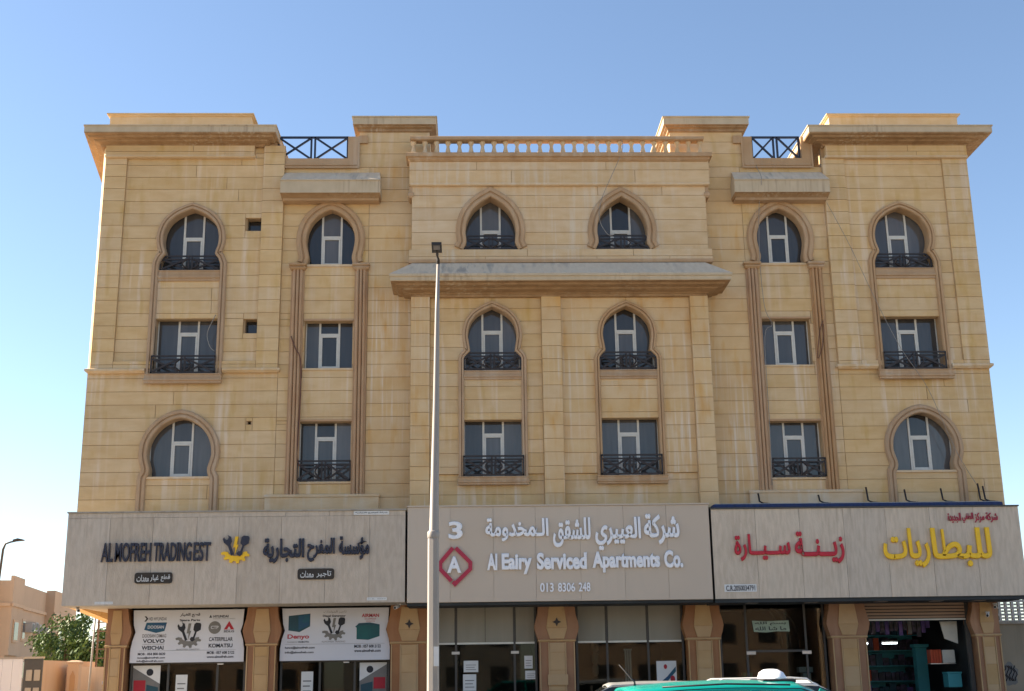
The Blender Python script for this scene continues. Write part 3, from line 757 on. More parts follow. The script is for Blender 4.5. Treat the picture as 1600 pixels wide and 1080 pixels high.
# ------------------------------------------------------------------ windows
def window(cx, z0, z1, hw, y, tz, arched):
    """white frame with two mullions, a transom, and a casement below; four panes"""
    m_ = MB(); d0, d1 = y, y + .06; t = .06; mx = .295
    e = .06 if arched else 0
    zb = z0 - .05; zt = z1 + .1
    for s_ in (-1, 1):
        a = cx + s_ * mx
        m_.box(a - t / 2, a + t / 2, d0, d1, zb, zt)
        b = cx + s_ * (hw + e)
        m_.box(min(b, b + s_ * .06) - (.03 if s_ > 0 else 0), max(b, b + s_ * .06) + (.03 if s_ < 0 else 0), d0 + .005, d1, zb, zt)
    m_.box(cx - mx + t / 2, cx + mx - t / 2, d0 + .002, d1, tz - .04, tz + .035)
    m_.box(cx - hw - e, cx + hw + e, d0 + .012, d1 - .01, zb - .02, zb + .085)
    # casement
    c0, c1_ = cx - mx + t / 2 + .002, cx + mx - t / 2 - .002
    m_.box(c0, c0 + .045, d0 - .015, d0 + .04, z0 + .05, tz - .045); m_.box(c1_ - .045, c1_, d0 - .015, d0 + .04, z0 + .05, tz - .045)
    m_.box(c0 + .046, c1_ - .046, d0 - .015, d0 + .04, tz - .09, tz - .045); m_.box(c0 + .046, c1_ - .046, d0 - .015, d0 + .04, z0 + .05, z0 + .13)
    w = m_.build('window', 'frame', B)
    yg = y + .03
    for a, b, za, zb_ in ((cx - hw - .2, cx - mx - .01, zb, zt), (cx + mx + .01, cx + hw + .2, zb, zt), (cx - mx, cx + mx, tz, zt), (cx - mx + .04, cx + mx - .04, zb, tz)):
        pb = MB().box(a, b, yg, yg + .012, za, zb_); cxp, czp = (a + b) / 2, (za + zb_) / 2
        tx_, tz_ = rnd.uniform(-.004, .004), rnd.uniform(-.004, .004)      # no two panes hang quite alike
        pb.v = [(x, yy + (x - cxp) * tx_ + (z - czp) * tz_, z) for x, yy, z in pb.v]
        pb.build('pane', 'glass', w)
GY = .305
for cx in (-8.70, 13.63): window(cx, 13.84, 15.86, .9, GY, 15.02, True)
window(-8.70, 10.53, 12.30, .94, GY, 11.92, False); window(13.65, 10.53, 12.26, .94, GY, 11.88, False)
for cx in (-8.71, 13.70): window(cx, 7.44, 9.2, .9, GY, 8.52, True)
for cx in (-4.38, 9.78): window(cx, 14.05, 15.84, .75, GY, 15.05, True)
window(-4.38, 10.72, 12.22, .73, GY, 11.86, False); window(9.76, 10.74, 12.22, .75, GY, 11.86, False)
window(-4.42, 7.25, 9.07, .78, GY, 8.62, False); window(9.82, 7.25, 8.98, .79, GY, 8.55, False)
for cx in (.61, 4.71): window(cx, 14.33, 16.12, .84, -.055, 15.1, True)
for cx in (.63, 4.74): window(cx, 10.51, 12.52, .78, -.055, 11.83, True)
window(.635, 7.28, 9.0, .88, -.055, 8.62, False); window(4.72, 7.28, 9.03, .90, -.055, 8.62, False)
for cx, hw, z0, z1 in ((-6.76, .24, 15.15, 15.57), (-6.72, .215, 11.83, 12.28)):
    w = MB(); 
    for s_ in (-1, 1): w.box(cx + s_ * hw - .02, cx + s_ * hw + .02, .25, .29, z0, z1)
    w.box(cx - hw + .021, cx + hw - .021, .25, .29, z0 - .02, z0 + .03)
    o = w.build('vent_window', 'dark_frame', B); MB().box(cx - hw - .05, cx + hw + .05, .305, .315, z0 - .05, z1 + .05).build('pane', 'glass', o)
MB().box(-6.60, -6.50, .22, .26, 15.36, 15.43).build('vent_louvre', 'frame', B)
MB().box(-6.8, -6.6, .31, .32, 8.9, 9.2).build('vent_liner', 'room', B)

# ------------------------------------------------------------------ wrought iron balcony guards
def guard(cx, hw, z0, z1, y, curl, corner):
    m_ = MB(); w = .06
    T = lambda a, b, ww=w, dy=0: m_.bar((cx + a[0], y + dy, a[1]), (cx + b[0], y + dy, b[1]), ww, w2=.03)
    T((-hw, z0 + .02), (hw, z0 + .02), .05)
    if corner:
        k = .17
        T((-hw + k, z1), (hw - k, z1), .05); 
        for s_ in (-1, 1): T((s_ * (hw - k), z1), (s_ * hw, z1 - k)); T((s_ * hw, z0), (s_ * hw, z1 - k + .01))
    else:
        T((-hw, z1), (hw, z1), .05)
        for s_ in (-1, 1): T((s_ * (hw - .02), z0), (s_ * (hw - .02), z1), .045)
    zi = z1 - .10
    T((-hw + .05, zi), (hw - .05, zi), .045, .012)
    for s_ in (-1, 1):
        T((s_ * .055, z0 + .03), (s_ * .055, z1 - .02), .055, -.01)
        a, b = s_ * .13, s_ * (hw - .07)
        T((a, z0 + .05), (b, zi), .06, .02); T((a, zi), (b, z0 + .05), .06, -.02)
        # leaf shaped curls about the centre posts
        pts = []
        for t in range(9):
            th = math.pi * t / 8
            pts.append((cx + s_ * (.07 + .17 * math.sin(th)), y - .03, z0 + .06 + (zi - z0 - .06) * t / 8))
        m_.tube(pts, .027, 5)
        if curl:
            pts = [(cx + s_ * (.07 + .30 * t / 6), y - .03, zi - .22 * math.sin(math.pi * t / 12) ** 2 * 1.2) for t in range(7)]
            m_.tube(pts, .028, 5)
    m_.build('balcony_guard', 'iron', B)
for cx in (-8.70, 13.60): guard(cx, .93, 13.86, 14.33, .0, 0, 1)
for cx, h in ((-8.71, .97), (13.64, .97)): guard(cx, h, 10.55, 11.08, -.20, 0, 0)
guard(-4.42, .80, 7.27, 7.86, -.06, 0, 0); guard(9.84, .81, 7.27, 7.82, -.06, 0, 0)
for cx in (.61, 4.71): guard(cx, .85, 14.35, 14.79, -.50, 0, 1)
for cx in (.63, 4.74): guard(cx, .85, 10.53, 11.05, -.47, 0, 1)
guard(.635, .90, 7.30, 7.88, -.56, 0, 0); guard(4.72, .92, 7.30, 7.88, -.56, 0, 0)

# ------------------------------------------------------------------ ground floor: pillars
PX = [(-10.48, -9.84), (-6.54, -5.57), (-2.43, -1.25), (1.84, 2.99), (6.14, 7.20), (10.35, 11.48), (14.59, 15.43)]
for i, (a, b) in enumerate(PX):
    hl = [(0, .0), (0, 2.50), (.03, 2.6), (.09, 2.78), (.13, 2.95), (.10, 3.10), (.04, 3.3), (.0, 3.62)]
    a0 = a + (.0 if i == 0 else .06); b0 = b - .06
    L_ = [(a0 - (o_ if i else -o_ * .3), z) for o_, z in hl]; R_ = [(b0 + (o_ if i < 6 else 0), z) for o_, z in hl]
    c = MB().prism(L_ + R_[::-1], -.10, .45).build('pillar', 'pillar', B)
    w = b0 - a0; p0, p1 = a0 + w * .28, b0 - w * .28
    cm = (p0 + p1) / 2; ph = (p1 - p0) / 2
    # cap line and edge beads
    e = MB(); e.rings(a0, b0, -.10, .3, [(0, 2.53), (.03, 2.55), (.03, 2.585), (0, 2.60)], 1, 1)
    for x in (p0 - .03, p1 + .0): e.box(x, x + .03, -.15, -.1, .1, 2.52)
    for x in (a0 + .01, b0 - .04): e.box(x, x + .03, -.13, -.1, .1, 2.52)
    e.build('pillar_moulding', 'pillar_stone', c)
    # stone blocks of the shaft and of the vase-shaped head
    z = .1; k = 0
    for zt in (.62, 1.18, 1.74, 2.24, 2.51):
        mb = MB(); slab(mb, [(p0, z), (p1, z), (p1, zt), (p0, zt)], -.135, -.1); mb.build('stone_panel', ['pillar_stone', 'grout'], c, fix=False); z = zt
    for lo_, hi_ in (((ph * .9, 2.61), (ph * 1.35, 2.93)), ((ph * 1.35, 2.93), (ph * .95, 3.57))):
        mb = MB(); slab(mb, [(cm - lo_[0], lo_[1]), (cm + lo_[0], lo_[1]), (cm + hi_[0], hi_[1]), (cm - hi_[0], hi_[1])], -.13, -.1)
        mb.build('stone_panel', ['pillar_stone', 'grout'], c, fix=False)
    if i in (2, 3):
        MB().prism([(cm - .13, 3.09), (cm - .04, 3.13), (cm, 3.22), (cm + .04, 3.13), (cm + .13, 3.09), (cm + .04, 3.05), (cm, 2.96), (cm - .04, 3.05)], -.15, -.13).build('rosette', 'iron', c)
    if i in (3,):
        MB().box(p0 - .06, p1 + .06, -.20, -.137, 1.33, 1.62).build('junction_box', 'pillar_stone', c)

# shopfronts
RM = MB()
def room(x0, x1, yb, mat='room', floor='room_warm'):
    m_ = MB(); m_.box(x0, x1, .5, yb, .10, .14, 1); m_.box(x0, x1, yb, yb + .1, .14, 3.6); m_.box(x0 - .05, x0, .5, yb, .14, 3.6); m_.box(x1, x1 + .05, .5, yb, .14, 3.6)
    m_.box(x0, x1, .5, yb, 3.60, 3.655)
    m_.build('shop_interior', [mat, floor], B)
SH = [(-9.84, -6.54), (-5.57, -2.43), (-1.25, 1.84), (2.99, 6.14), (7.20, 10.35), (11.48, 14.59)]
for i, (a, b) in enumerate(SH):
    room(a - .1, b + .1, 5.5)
def shopfront(a, b, xs, zt, zdoor=None):
    """frame bars at xs; panes between them"""
    m_ = MB(); xs = [a] + xs + [b]
    for x in xs: m_.box(x - .03, x + .03, .30, .36, .13, zt)
    m_.box(a, b, .305, .355, .10, .16); m_.box(a, b, .305, .355, zt - .03, zt + .03)
    if zdoor: m_.box(xs[1] + .031, xs[-2] - .031, .306, .354, zdoor - .03, zdoor + .03)
    w = m_.build('shop_window', 'dark_frame', B)
    for p, q in zip(xs, xs[1:]): MB().box(p + .031, q - .031, .325, .335, .16, zt - .03).build('pane', 'shop_glass', w)
shopfront(-9.80, -6.58, [-8.75, -7.35], 2.09)
shopfront(-5.53, -2.45, [-4.42, -3.42], 2.09)
shopfront(-1.22, 1.82, [-.5, 1.2], 3.6)
shopfront(3.02, 6.12, [3.9, 5.1], 3.6)
shopfront(7.24, 10.30, [8.0, 9.75], 3.6, 2.2)
for a, b, js in ((-.47, 1.17, (.35,)), (1.235, 1.785, ()), (-1.185, -.535, ()), (3.055, 3.865, ()), (3.935, 5.065, ()), (5.135, 6.085, ())):
    m_ = MB(); x = [a] + list(js) + [b]
    for p, q in zip(x, x[1:]): m_.box(p + .006, q - .006, .312, .320, 2.56, 3.57)
    m_.box(a, b, .308, .322, 2.50, 2.555, 1)
    m_.build('frosted_film', ['blind', 'blind_rail'], B)
# curved dark pelmet arcs behind the fifth shop window
arc = MB()
for k in range(3):
    pts = [(8.55 + k * .32 + .55 * math.sin(t * math.pi / 16), .6 + .25 * k, 3.45 - k * .02 - 1.15 * (1 - math.cos(t * math.pi / 16))) for t in range(9)]
    arc.tube(pts, .03, 6)
arc.build('ceiling_arches', 'dark_frame', B)
# right shop: roller shutter half rolled up
sh = MB(); 
sh.prism([(11.40, .13), (11.50, .13), (11.50, 3.63), (14.50, 3.63), (14.50, .13), (14.62, .13), (14.62, 3.65), (11.40, 3.65)], .22, .34)
shut = sh.build('roller_shutter', 'dark_frame', B)
for k in range(6):
    z = 3.065 + k * .092
    MB().box(11.505, 14.495, .19, .25, z + .02, z + .085).build('slat', 'shutter', shut)
MB().box(11.505, 14.495, .252, .26, 3.0, 3.62).build('slat_gap_shade', 'print_black', shut)  # added black sheet that darkens the slat gaps in place of shade
MB().box(11.505, 14.495, .18, .25, 3.02, 3.062).build('bottom_bar', 'blind_rail', shut)

# ------------------------------------------------------------------ shop signs
def tiles(x0, x1, z0, z1, y, rows, wid, mat, parent, name, seed):
    r = random.Random(seed)
    for za, zb in zip(rows, rows[1:]):
        x = x0
        while x < x1 - .01:
            nx = x + wid * r.uniform(.97, 1.03)
            if nx > x1 - wid * .4: nx = x1
            dy = r.uniform(-.002, .002)
            MB().box(x + .004, nx - .004, y - .02 + dy, y, za + .004, zb - .004).build(name, mat, parent)
            x = nx
def signbox(label, x0, x1, z0, z1, mat, edge):
    e = empty('shop_sign', ((x0 + x1) / 2, -1.0, z0), label, 'sign', 'signs along the shop fronts')
    m_ = MB(); m_.box(x0, x1, -1.5, -.12, z0, z1); m_.box(x0 - .02, x1 + .02, -1.56, -.12, z1 + .001, z1 + .04)
    m_.build('sign_box', edge, e)
    return e
SG1 = signbox('grey travertine shop sign with black lettering and a wrench and gear emblem, left third', -11.36, -1.90, 3.62, 6.18, 'travertine', 'concrete')
tiles(-11.36, -1.90, 3.62, 6.18, -1.502, [3.62, 6.04, 6.18], 1.21, 'travertine', SG1, 'stone_panel', 3)
SG2 = signbox('smooth beige shop sign with white letters and a red diamond emblem, centre', -1.84, 6.74, 3.60, 6.26, 'acp', 'acp')
tiles(-1.84, 6.74, 3.60, 6.26, -1.502, [3.60, 6.26], 1.226, 'acp', SG2, 'cladding_panel', 4)
SG3 = signbox('streaky travertine shop sign with red and yellow Arabic lettering, right third', 6.80, 15.70, 3.60, 6.12, 'travertine_right', 'dark_frame')
tiles(6.80, 15.70, 3.60, 6.12, -1.502, [3.60, 6.12], 1.25, 'travertine_right', SG3, 'stone_panel', 5)
# dark soffit strips with flush lamps under the signs
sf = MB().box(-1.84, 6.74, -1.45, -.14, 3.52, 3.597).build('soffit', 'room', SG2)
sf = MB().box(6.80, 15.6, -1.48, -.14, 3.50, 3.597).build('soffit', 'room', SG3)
for x in (7.9, 9.6, 11.6, 13.2, 14.4): MB().box(x - .16, x + .16, -1.30, -.95, 3.485, 3.499).build('downlight', 'lamp_lens', SG3)

FY = -1.524
# left sign wording
W = [('AL', -10.35, -10.03), ('MOFREH', -9.97, -8.98), ('TRADING', -8.90, -7.86), ('EST', -7.80, -7.33)]
for w, a, b in W: text(w, a, b, 4.81, 5.34, FY, .07, 'letter_black', 'lettering', SG1, bold=.018)
for w, a, b, z0, z1 in (('التجارية', -5.87, -4.72, 4.72, 5.42), ('المفرح', -4.64, -3.87, 4.76, 5.42), ('مؤسسة', -3.76, -2.90, 4.80, 5.46)):
    text(w, a, b, z0, z1, FY, .07, 'letter_black', 'lettering', SG1, ar=True, bold=.035)
def plate(x0, x1, z0, z1, words, parent, pm, tm, dp=.04):
    r_ = .07 if pm == 'plate' else .01
    pts = []
    for cx, cz, a0 in ((x1 - r_, z1 - r_, 0), (x0 + r_, z1 - r_, 90), (x0 + r_, z0 + r_, 180), (x1 - r_, z0 + r_, 270)):
        for t in range(4): a = R(a0 + 30 * t); pts.append((cx + r_ * math.cos(a), cz + r_ * math.sin(a)))
    p = MB().prism(pts, FY - dp, FY + .001).build('name_plate', pm, parent)
    for w, a, b, ar in words: text(w, x0 + a * (x1 - x0), x0 + b * (x1 - x0), z0 + .05 if pm == 'plate' else z0 + .03, z1 - .06 if pm == 'plate' else z1 - .03, FY - dp - .001, .004, tm, 'lettering', p, ar=ar, bold=.01)
plate(-9.39, -8.35, 4.21, 4.51, [('معدات', .06, .38, True), ('غيار', .42, .64, True), ('قطع', .70, .94, True)], SG1, 'plate', 'paper')
plate(-4.89, -3.87, 4.27, 4.57, [('معدات', .08, .44, True), ('تاجير', .52, .92, True)], SG1, 'plate', 'paper')
plate(-3.36, -2.36, 6.06, 6.17, [('شركة المفرح التجارية', .05, .95, True)], SG1, 'paper', 'print_black', .01)
plate(-2.95, -2.40, 3.68, 3.76, [('C.R. 2050', .05, .95, False)], SG1, 'paper', 'print_grey', .004)
plate(-10.45, -9.95, 3.66, 3.73, [('C.R. 2050', .05, .95, False)], SG1, 'paper', 'print_grey', .004)
def emblem(cx, z0, s, y, d, parent, gm, tm, name='emblem'):
    """gear segment, lightning flash, open spanner and piston"""
    T = lambda pts: [(cx + x * s, z0 + z * s) for x, z in pts]
    gear = []
    import math as _m
    for k in range(0, 37):
        a = _m.pi + _m.pi * k / 36; ro = .52 if (k % 6) in (1, 2, 3) else .41
        gear.append((ro * _m.cos(a), .42 + ro * .82 * _m.sin(a)))
    for k in range(36, -1, -1):
        a = _m.pi + _m.pi * k / 36; gear.append((.27 * _m.cos(a), .40 + .14 * _m.sin(a)))
    e = MB().prism(T(gear), y - d, y).build(name, gm, parent)
    MB().prism(T([(-.03, .95), (.08, .95), (.03, .66), (.09, .66), (-.03, .28), (-.01, .56), (-.09, .56)]), y - d * 1.3, y - d * .1).build('lightning_flash', gm, e)
    wr = [(-.14, .27), (-.27, .60), (-.42, .72), (-.47, .86), (-.42, .93), (-.36, .82), (-.28, .84), (-.26, .93), (-.30, 1.0), (-.18, .94), (-.14, .78), (-.19, .66), (-.05, .31)]
    MB().prism(T(wr), y - d * 1.8, y - d * 1.01).build('spanner', tm, e)
    ps = [(.08, .28), (.04, .34), (.10, .42), (.17, .42), (.24, .62), (.17, .70), (.20, .92), (.28, .98), (.44, .96), (.48, .90), (.46, .70), (.36, .64), (.31, .62), (.24, .40), (.24, .30), (.15, .24)]
    MB().prism(T(ps), y - d * 1.7, y - d * 1.01).build('piston', tm, e)
emblem(-6.63, 4.74, .78, FY + .001, .05, SG1, 'letter_yellow', 'letter_black')
# centre sign wording
text('3', -.68, -.28, 5.34, 5.84, FY, .07, 'letter_white', 'lettering', SG2, bold=.03)
text('A', -.72, -.32, 4.40, 4.86, FY, .07, 'letter_white', 'lettering', SG2, bold=.035)
def stroke(pts, w, y, d, mat, name, parent, closed=False):
    return MB().sweep(pts, [(-w / 2, y), (-w / 2, y - d), (w / 2, y - d), (w / 2, y)], closed=closed).build(name, mat, parent)
dc, dz = -.50, 4.60
dm = stroke([(dc - .06, dz + .50), (dc - .41, dz + .09), (dc - .41, dz - .09), (dc - .10, dz - .42)], .11, FY, .06, 'letter_crimson', 'diamond_bracket', SG2)
dm = stroke([(dc + .02, dz + .50), (dc + .43, dz + .09), (dc + .43, dz - .09), (dc + .0, dz - .50), (dc - .06, dz - .44)], .11, FY, .055, 'letter_crimson', 'diamond_bracket', SG2)
for w, a, b, z0, z1 in (('الـمخدومة', .36, 2.15, 5.25, 5.92), ('للشقق', 2.27, 3.34, 5.08, 5.92), ('العييري', 3.47, 4.77, 4.98, 5.92), ('شركة', 4.86, 5.87, 5.12, 6.00)):
    text(w, a, b, z0, z1, FY, .07, 'letter_white', 'lettering', SG2, ar=True, bold=.032)
for w, a, b, z0, z1 in (('Al', .40, .69, 4.46, 4.93), ('Eairy', .81, 1.66, 4.34, 4.93), ('Serviced', 1.80, 3.21, 4.46, 4.94), ('Apartments', 3.36, 5.28, 4.36, 4.95), ('Co.', 5.40, 5.93, 4.47, 4.97)):
    text(w, a, b, z0, z1, FY, .07, 'letter_white', 'lettering', SG2, bold=.045)
for w, a, b in (('013', 1.88, 2.26), ('8306', 2.38, 2.86), ('248', 2.96, 3.29)): text(w, a, b, 3.85, 4.10, FY, .04, 'letter_white', 'lettering', SG2, bold=.02)
# right sign wording
for w, a, b, z0, z1 in (('ســيــارة', 7.41, 9.01, 4.64, 5.40), ('زيــنــة', 9.14, 10.55, 4.55, 5.46)):
    text(w, a, b, z0, z1, FY, .06, 'letter_red', 'lettering', SG3, ar=True, bold=.024)
text('للبطا', 13.06, 14.78, 4.42, 5.52, FY, .09, 'letter_yellow', 'lettering', SG3, ar=True, bold=.022)
text('ريات', 11.67, 13.0, 4.40, 5.52, FY, .09, 'letter_yellow', 'lettering', SG3, ar=True, bold=.022)
for w, a, b in (('الجديدة', 13.62, 14.0), ('الطفي', 14.04, 14.36), ('مركز', 14.40, 14.68), ('شركة', 14.72, 15.07)): text(w, a, b, 5.66, 5.95, FY, .03, 'letter_crimson', 'lettering', SG3, ar=True, bold=.02)
plate(7.07, 7.98, 3.79, 4.0, [('C.R.2050034791', .05, .95, False)], SG3, 'paper', 'print_black', .012)

# ------------------------------------------------------------------ printed boards over the two left shops
def board(a, b, label):
    e = empty('printed_board', ((a + b) / 2, .05, 2.09), label, 'signboard', 'printed boards over the left shop doors')
    sl_ = [(.0, 2.10), (.0, 2.45), (.04, 2.70), (.12, 2.95), (.06, 3.15), (.03, 3.57)]
    MB().prism([(a + o_, z) for o_, z in sl_] + [(b - o_, z) for o_, z in reversed(sl_)], .02, .06).build('board_sheet', 'white_board', e)
    return e
e1 = board(-9.80, -6.57, 'white shop board listing spare part makes above the leftmost shop door')
e2 = board(-5.54, -2.40, 'white shop board with two dark green generators above the second shop door')
def prt(w, x0, x1, z0, z1, p, mat='print_black', ar=False, bold=.03): return text(w, x0, x1, z0, z1, .0175, .001, mat, 'print', p, ar=ar, bold=bold)
def flat(pts, p, mat, y=.0175, name='print'): return MB().prism(pts, y - .003, y).build(name, mat, p)
# board one
prt('HD HYUNDAI', -9.32, -8.82, 3.28, 3.37, e1, bold=0); flat([(-9.45, 3.40), (-9.40, 3.40), (-9.34, 3.33), (-9.40, 3.25), (-9.45, 3.25), (-9.39, 3.33)], e1, 'print_black')
flat([(-9.38, 3.22), (-8.80, 3.22), (-8.86, 2.98), (-9.1, 2.93), (-9.44, 3.02)], e1, 'print_blue'); prt('DOOSAN', -9.34, -8.88, 3.05, 3.14, e1, 'white_board', bold=.02).location.y -= .005
prt('DOOSAN DIMAG', -9.48, -8.80, 2.80, 2.90, e1, 'print_grey', bold=.02)
prt('VOLVO', -9.46, -8.84, 2.65, 2.76, e1, bold=.03); prt('CONSTRUCTION EQUIPMENT', -9.46, -8.84, 2.595, 2.625, e1, 'print_grey', bold=0)
prt('WEICHAI', -9.48, -8.86, 2.46, 2.57, e1, bold=.03)
prt('MOB : 054 800 0630', -9.58, -8.80, 2.31, 2.38, e1); prt('hows@almofreh.com', -9.58, -8.80, 2.20, 2.27, e1); prt('info@almofreh.com', -9.60, -8.84, 2.11, 2.18, e1)
prt('قطع الغيار', -8.44, -7.86, 3.36, 3.48, e1, ar=True); prt('Spare Parts', -8.44, -7.86, 3.23, 3.31, e1)
prt('ALMOFREH TRADING', -8.50, -7.84, 2.44, 2.48, e1, 'print_grey', bold=0)
prt('HYUNDAI', -7.48, -7.05, 3.34, 3.41, e1); flat([(-7.6, 3.34), (-7.52, 3.34), (-7.56, 3.42)], e1, 'print_black'); prt('CONSTRUCTION EQUIPMENT', -7.48, -6.85, 3.29, 3.32, e1, 'print_grey', bold=0)
flat([(-7.43 + .18 * math.cos(R(t * 20)), 3.06 + .18 * math.sin(R(t * 20))) for t in range(18)], e1, 'print_grey'); prt('CTP', -7.54, -7.32, 3.02, 3.11, e1, 'white_board', bold=.02).location.y -= .005
flat([(-7.17, 3.0), (-6.87, 3.0), (-7.02, 3.24)], e1, 'print_red'); flat([(-7.07, 3.01), (-6.97, 3.01), (-7.02, 3.09)], e1, 'white_board', .0135); prt('SDLG', -7.17, -6.87, 2.92, 2.98, e1)
prt('CATERPILLAR', -7.58, -6.90, 2.68, 2.79, e1, bold=.02); prt('KOMATSU', -7.58, -6.90, 2.50, 2.61, e1, bold=.03)
flat([(-9.55, 2.428), (-6.80, 2.428), (-6.80, 2.434), (-9.55, 2.434)], e1, 'print_grey')
prt('MOB : 057 608 2122', -7.62, -6.84, 2.32, 2.40, e1); prt('www.almofreh.com', -7.62, -6.86, 2.21, 2.28, e1)
# board two
flat([(-5.32, 3.36), (-4.70, 3.42), (-4.70, 3.06), (-5.0, 2.90), (-5.32, 2.95)], e2, 'print_navy'); flat([(-5.04, 3.36), (-4.72, 3.40), (-4.72, 3.08), (-5.03, 2.96)], e2, 'print_blue', .0135)
prt('Denyo', -5.34, -4.72, 2.68, 2.84, e2, 'print_red', bold=.03); prt('POWERED BY', -5.34, -5.05, 2.60, 2.64, e2, 'print_grey', bold=0); prt('KUBOTA', -5.02, -4.72, 2.60, 2.65, e2)
prt('تاجير المولدات', -4.32, -3.66, 3.42, 3.50, e2, 'print_grey', ar=True, bold=0); prt('Diesel Generator', -4.34, -3.68, 3.32, 3.38, e2)
prt('ALMOFREH TRADING', -4.36, -3.68, 2.60, 2.65, e2, 'print_grey', bold=0)
prt('AIRMAN', -3.22, -2.72, 3.30, 3.40, e2, 'print_red', bold=.03); prt('AIR COMPRESSOR', -3.14, -2.80, 3.23, 3.27, e2, 'print_red', bold=0); prt('GENERATOR', -3.10, -2.84, 3.17, 3.20, e2, 'print_red', bold=0)
flat([(-3.40, 3.04), (-3.30, 3.12), (-2.98, 3.14), (-2.70, 3.09), (-2.70, 2.76), (-3.02, 2.66), (-3.36, 2.68), (-3.36, 3.0)], e2, 'print_teal')
flat([(-3.41, 3.02), (-3.30, 3.13), (-2.98, 3.15), (-2.70, 3.09), (-2.70, 3.05), (-3.0, 3.08), (-3.36, 3.05)], e2, 'print_navy', .0135)
flat([(-5.4, 2.556), (-2.55, 2.556), (-2.55, 2.562), (-5.4, 2.562)], e2, 'print_grey')
prt('hows@almofreh.com', -5.40, -4.55, 2.42, 2.50, e2); prt('info@almofreh.com', -5.40, -4.58, 2.29, 2.37, e2)
prt('MOB : 057 608 2122', -3.42, -2.66, 2.44, 2.53, e2); prt('www.almofreh.com', -3.42, -2.66, 2.32, 2.40, e2)
emblem(-8.16, 2.50, .72, .0175, .004, e1, 'print_grey', 'print_black', 'printed_emblem')
emblem(-4.01, 2.66, .66, .0175, .004, e2, 'print_grey', 'print_black', 'printed_emblem')

# window posters and notices
def paper(x, z, w, h, label, mat='paper', y=.318, name='paper_notice', lines=3):
    e = empty(name, (x, y, z), label, 'notice', None)
    MB().box(x, x + w, y - .003, y, z, z + h).build('sheet', mat, e)
    l_ = MB()
    for k in range(lines): l_.box(x + w * .15, x + w * (.85 - .1 * (k % 2)), y - .0045, y - .0035, z + h * (.2 + .2 * k), z + h * (.25 + .2 * k))
    if lines: l_.build('print', 'print_grey', e)
    return e
paper(-8.53, 1.10, .33, .66, 'white sheet on the leftmost shop door glass')
paper(-4.95, 1.10, .34, .70, 'white sheet on the glass of the second shop from the left')
paper(-.28, 1.72, .42, .32, 'wide white sheet on the glass just right of the tall street lamp')
paper(-.30, 1.20, .38, .46, 'crumpled white sheet below the wide one right of the street lamp')
paper(1.48, 1.80, .24, .36, 'small sheet with dark picture on the glass beside the middle pillar')
paper(1.50, 1.50, .34, .24, 'small white card under the picture sheet beside the middle pillar')
p_ = paper(5.32, 1.10, .58, .86, 'blue and white poster with red rosette in the window right of the middle pillar', lines=0, name='window_poster')
MB().prism([(5.34, 1.30), (5.62, 1.52), (5.88, 1.80), (5.88, 1.66), (5.60, 1.36), (5.34, 1.20)], .3115, .3145).build('print', 'print_blue', p_)
MB().prism([(5.78 + .07 * math.cos(R(t * 36)), 1.45 + .1 * math.sin(R(t * 36))) for t in range(10)], .308, .311).build('rosette_print', 'print_red', p_)
MB().prism([(5.58 + .05 * math.cos(R(t * 36)), 1.80 + .07 * math.sin(R(t * 36))) for t in range(10)], .308, .311).build('rosette_print', 'print_red', p_)
p_ = empty('paper_notice', (8.19, .31, 2.74), 'pale green notice with Arabic script in the dark window of the fifth shop', 'notice')
MB().prism([(8.19, 3.07), (8.62, 3.05), (9.27, 3.07), (9.29, 2.75), (8.9, 2.76), (8.6, 2.73), (8.23, 2.75)], .292, .296).build('sheet', 'paper_green', p_)
for i_, w_ in enumerate(('بسم الله', 'ما شاء الله')): text(w_.replace('ء', ''), 8.27, 9.19, 2.93 - i_ * .14, 3.04 - i_ * .14, .2905, .001, 'print_black', 'print', p_, ar=True, bold=.02)
# slanted printed posters in the lower parts of the first two shops
def poster(a, b, flip, label):
    e = empty('window_poster', (a, .31, 1.1), label, 'poster'); y = .318
    MB().box(a, b, y - .003, y, .9, 2.03).build('sheet', 'paper', e)
    q = lambda u: (b - u * (b - a)) if flip else (a + u * (b - a))
    MB().prism([(q(0), 1.98), (q(1), 1.52), (q(1), .9), (q(0), .9)], y - .006, y - .0035).build('print', 'print_grey', e)
    MB().prism([(q(.05), 1.62), (q(.48), 1.62), (q(.48), 1.3), (q(.05), 1.3)], y - .010, y - .0065).build('print', 'print_red', e)
    MB().prism([(q(.52), 1.5), (q(.95), 1.42), (q(.95), 1.1), (q(.52), 1.1)], y - .010, y - .0065).build('print', 'print_navy', e)
    MB().prism([(q(.62) + .1 * math.cos(R(t * 30)), 1.84 + .1 * math.sin(R(t * 30))) for t in range(12)], y - .010, y - .0065).build('print', 'print_black', e)
poster(-9.76, -8.98, False, 'grey and white machinery poster in the leftmost shop window')
poster(-3.28, -2.50, True, 'grey and white machinery poster at the right of the second shop window')

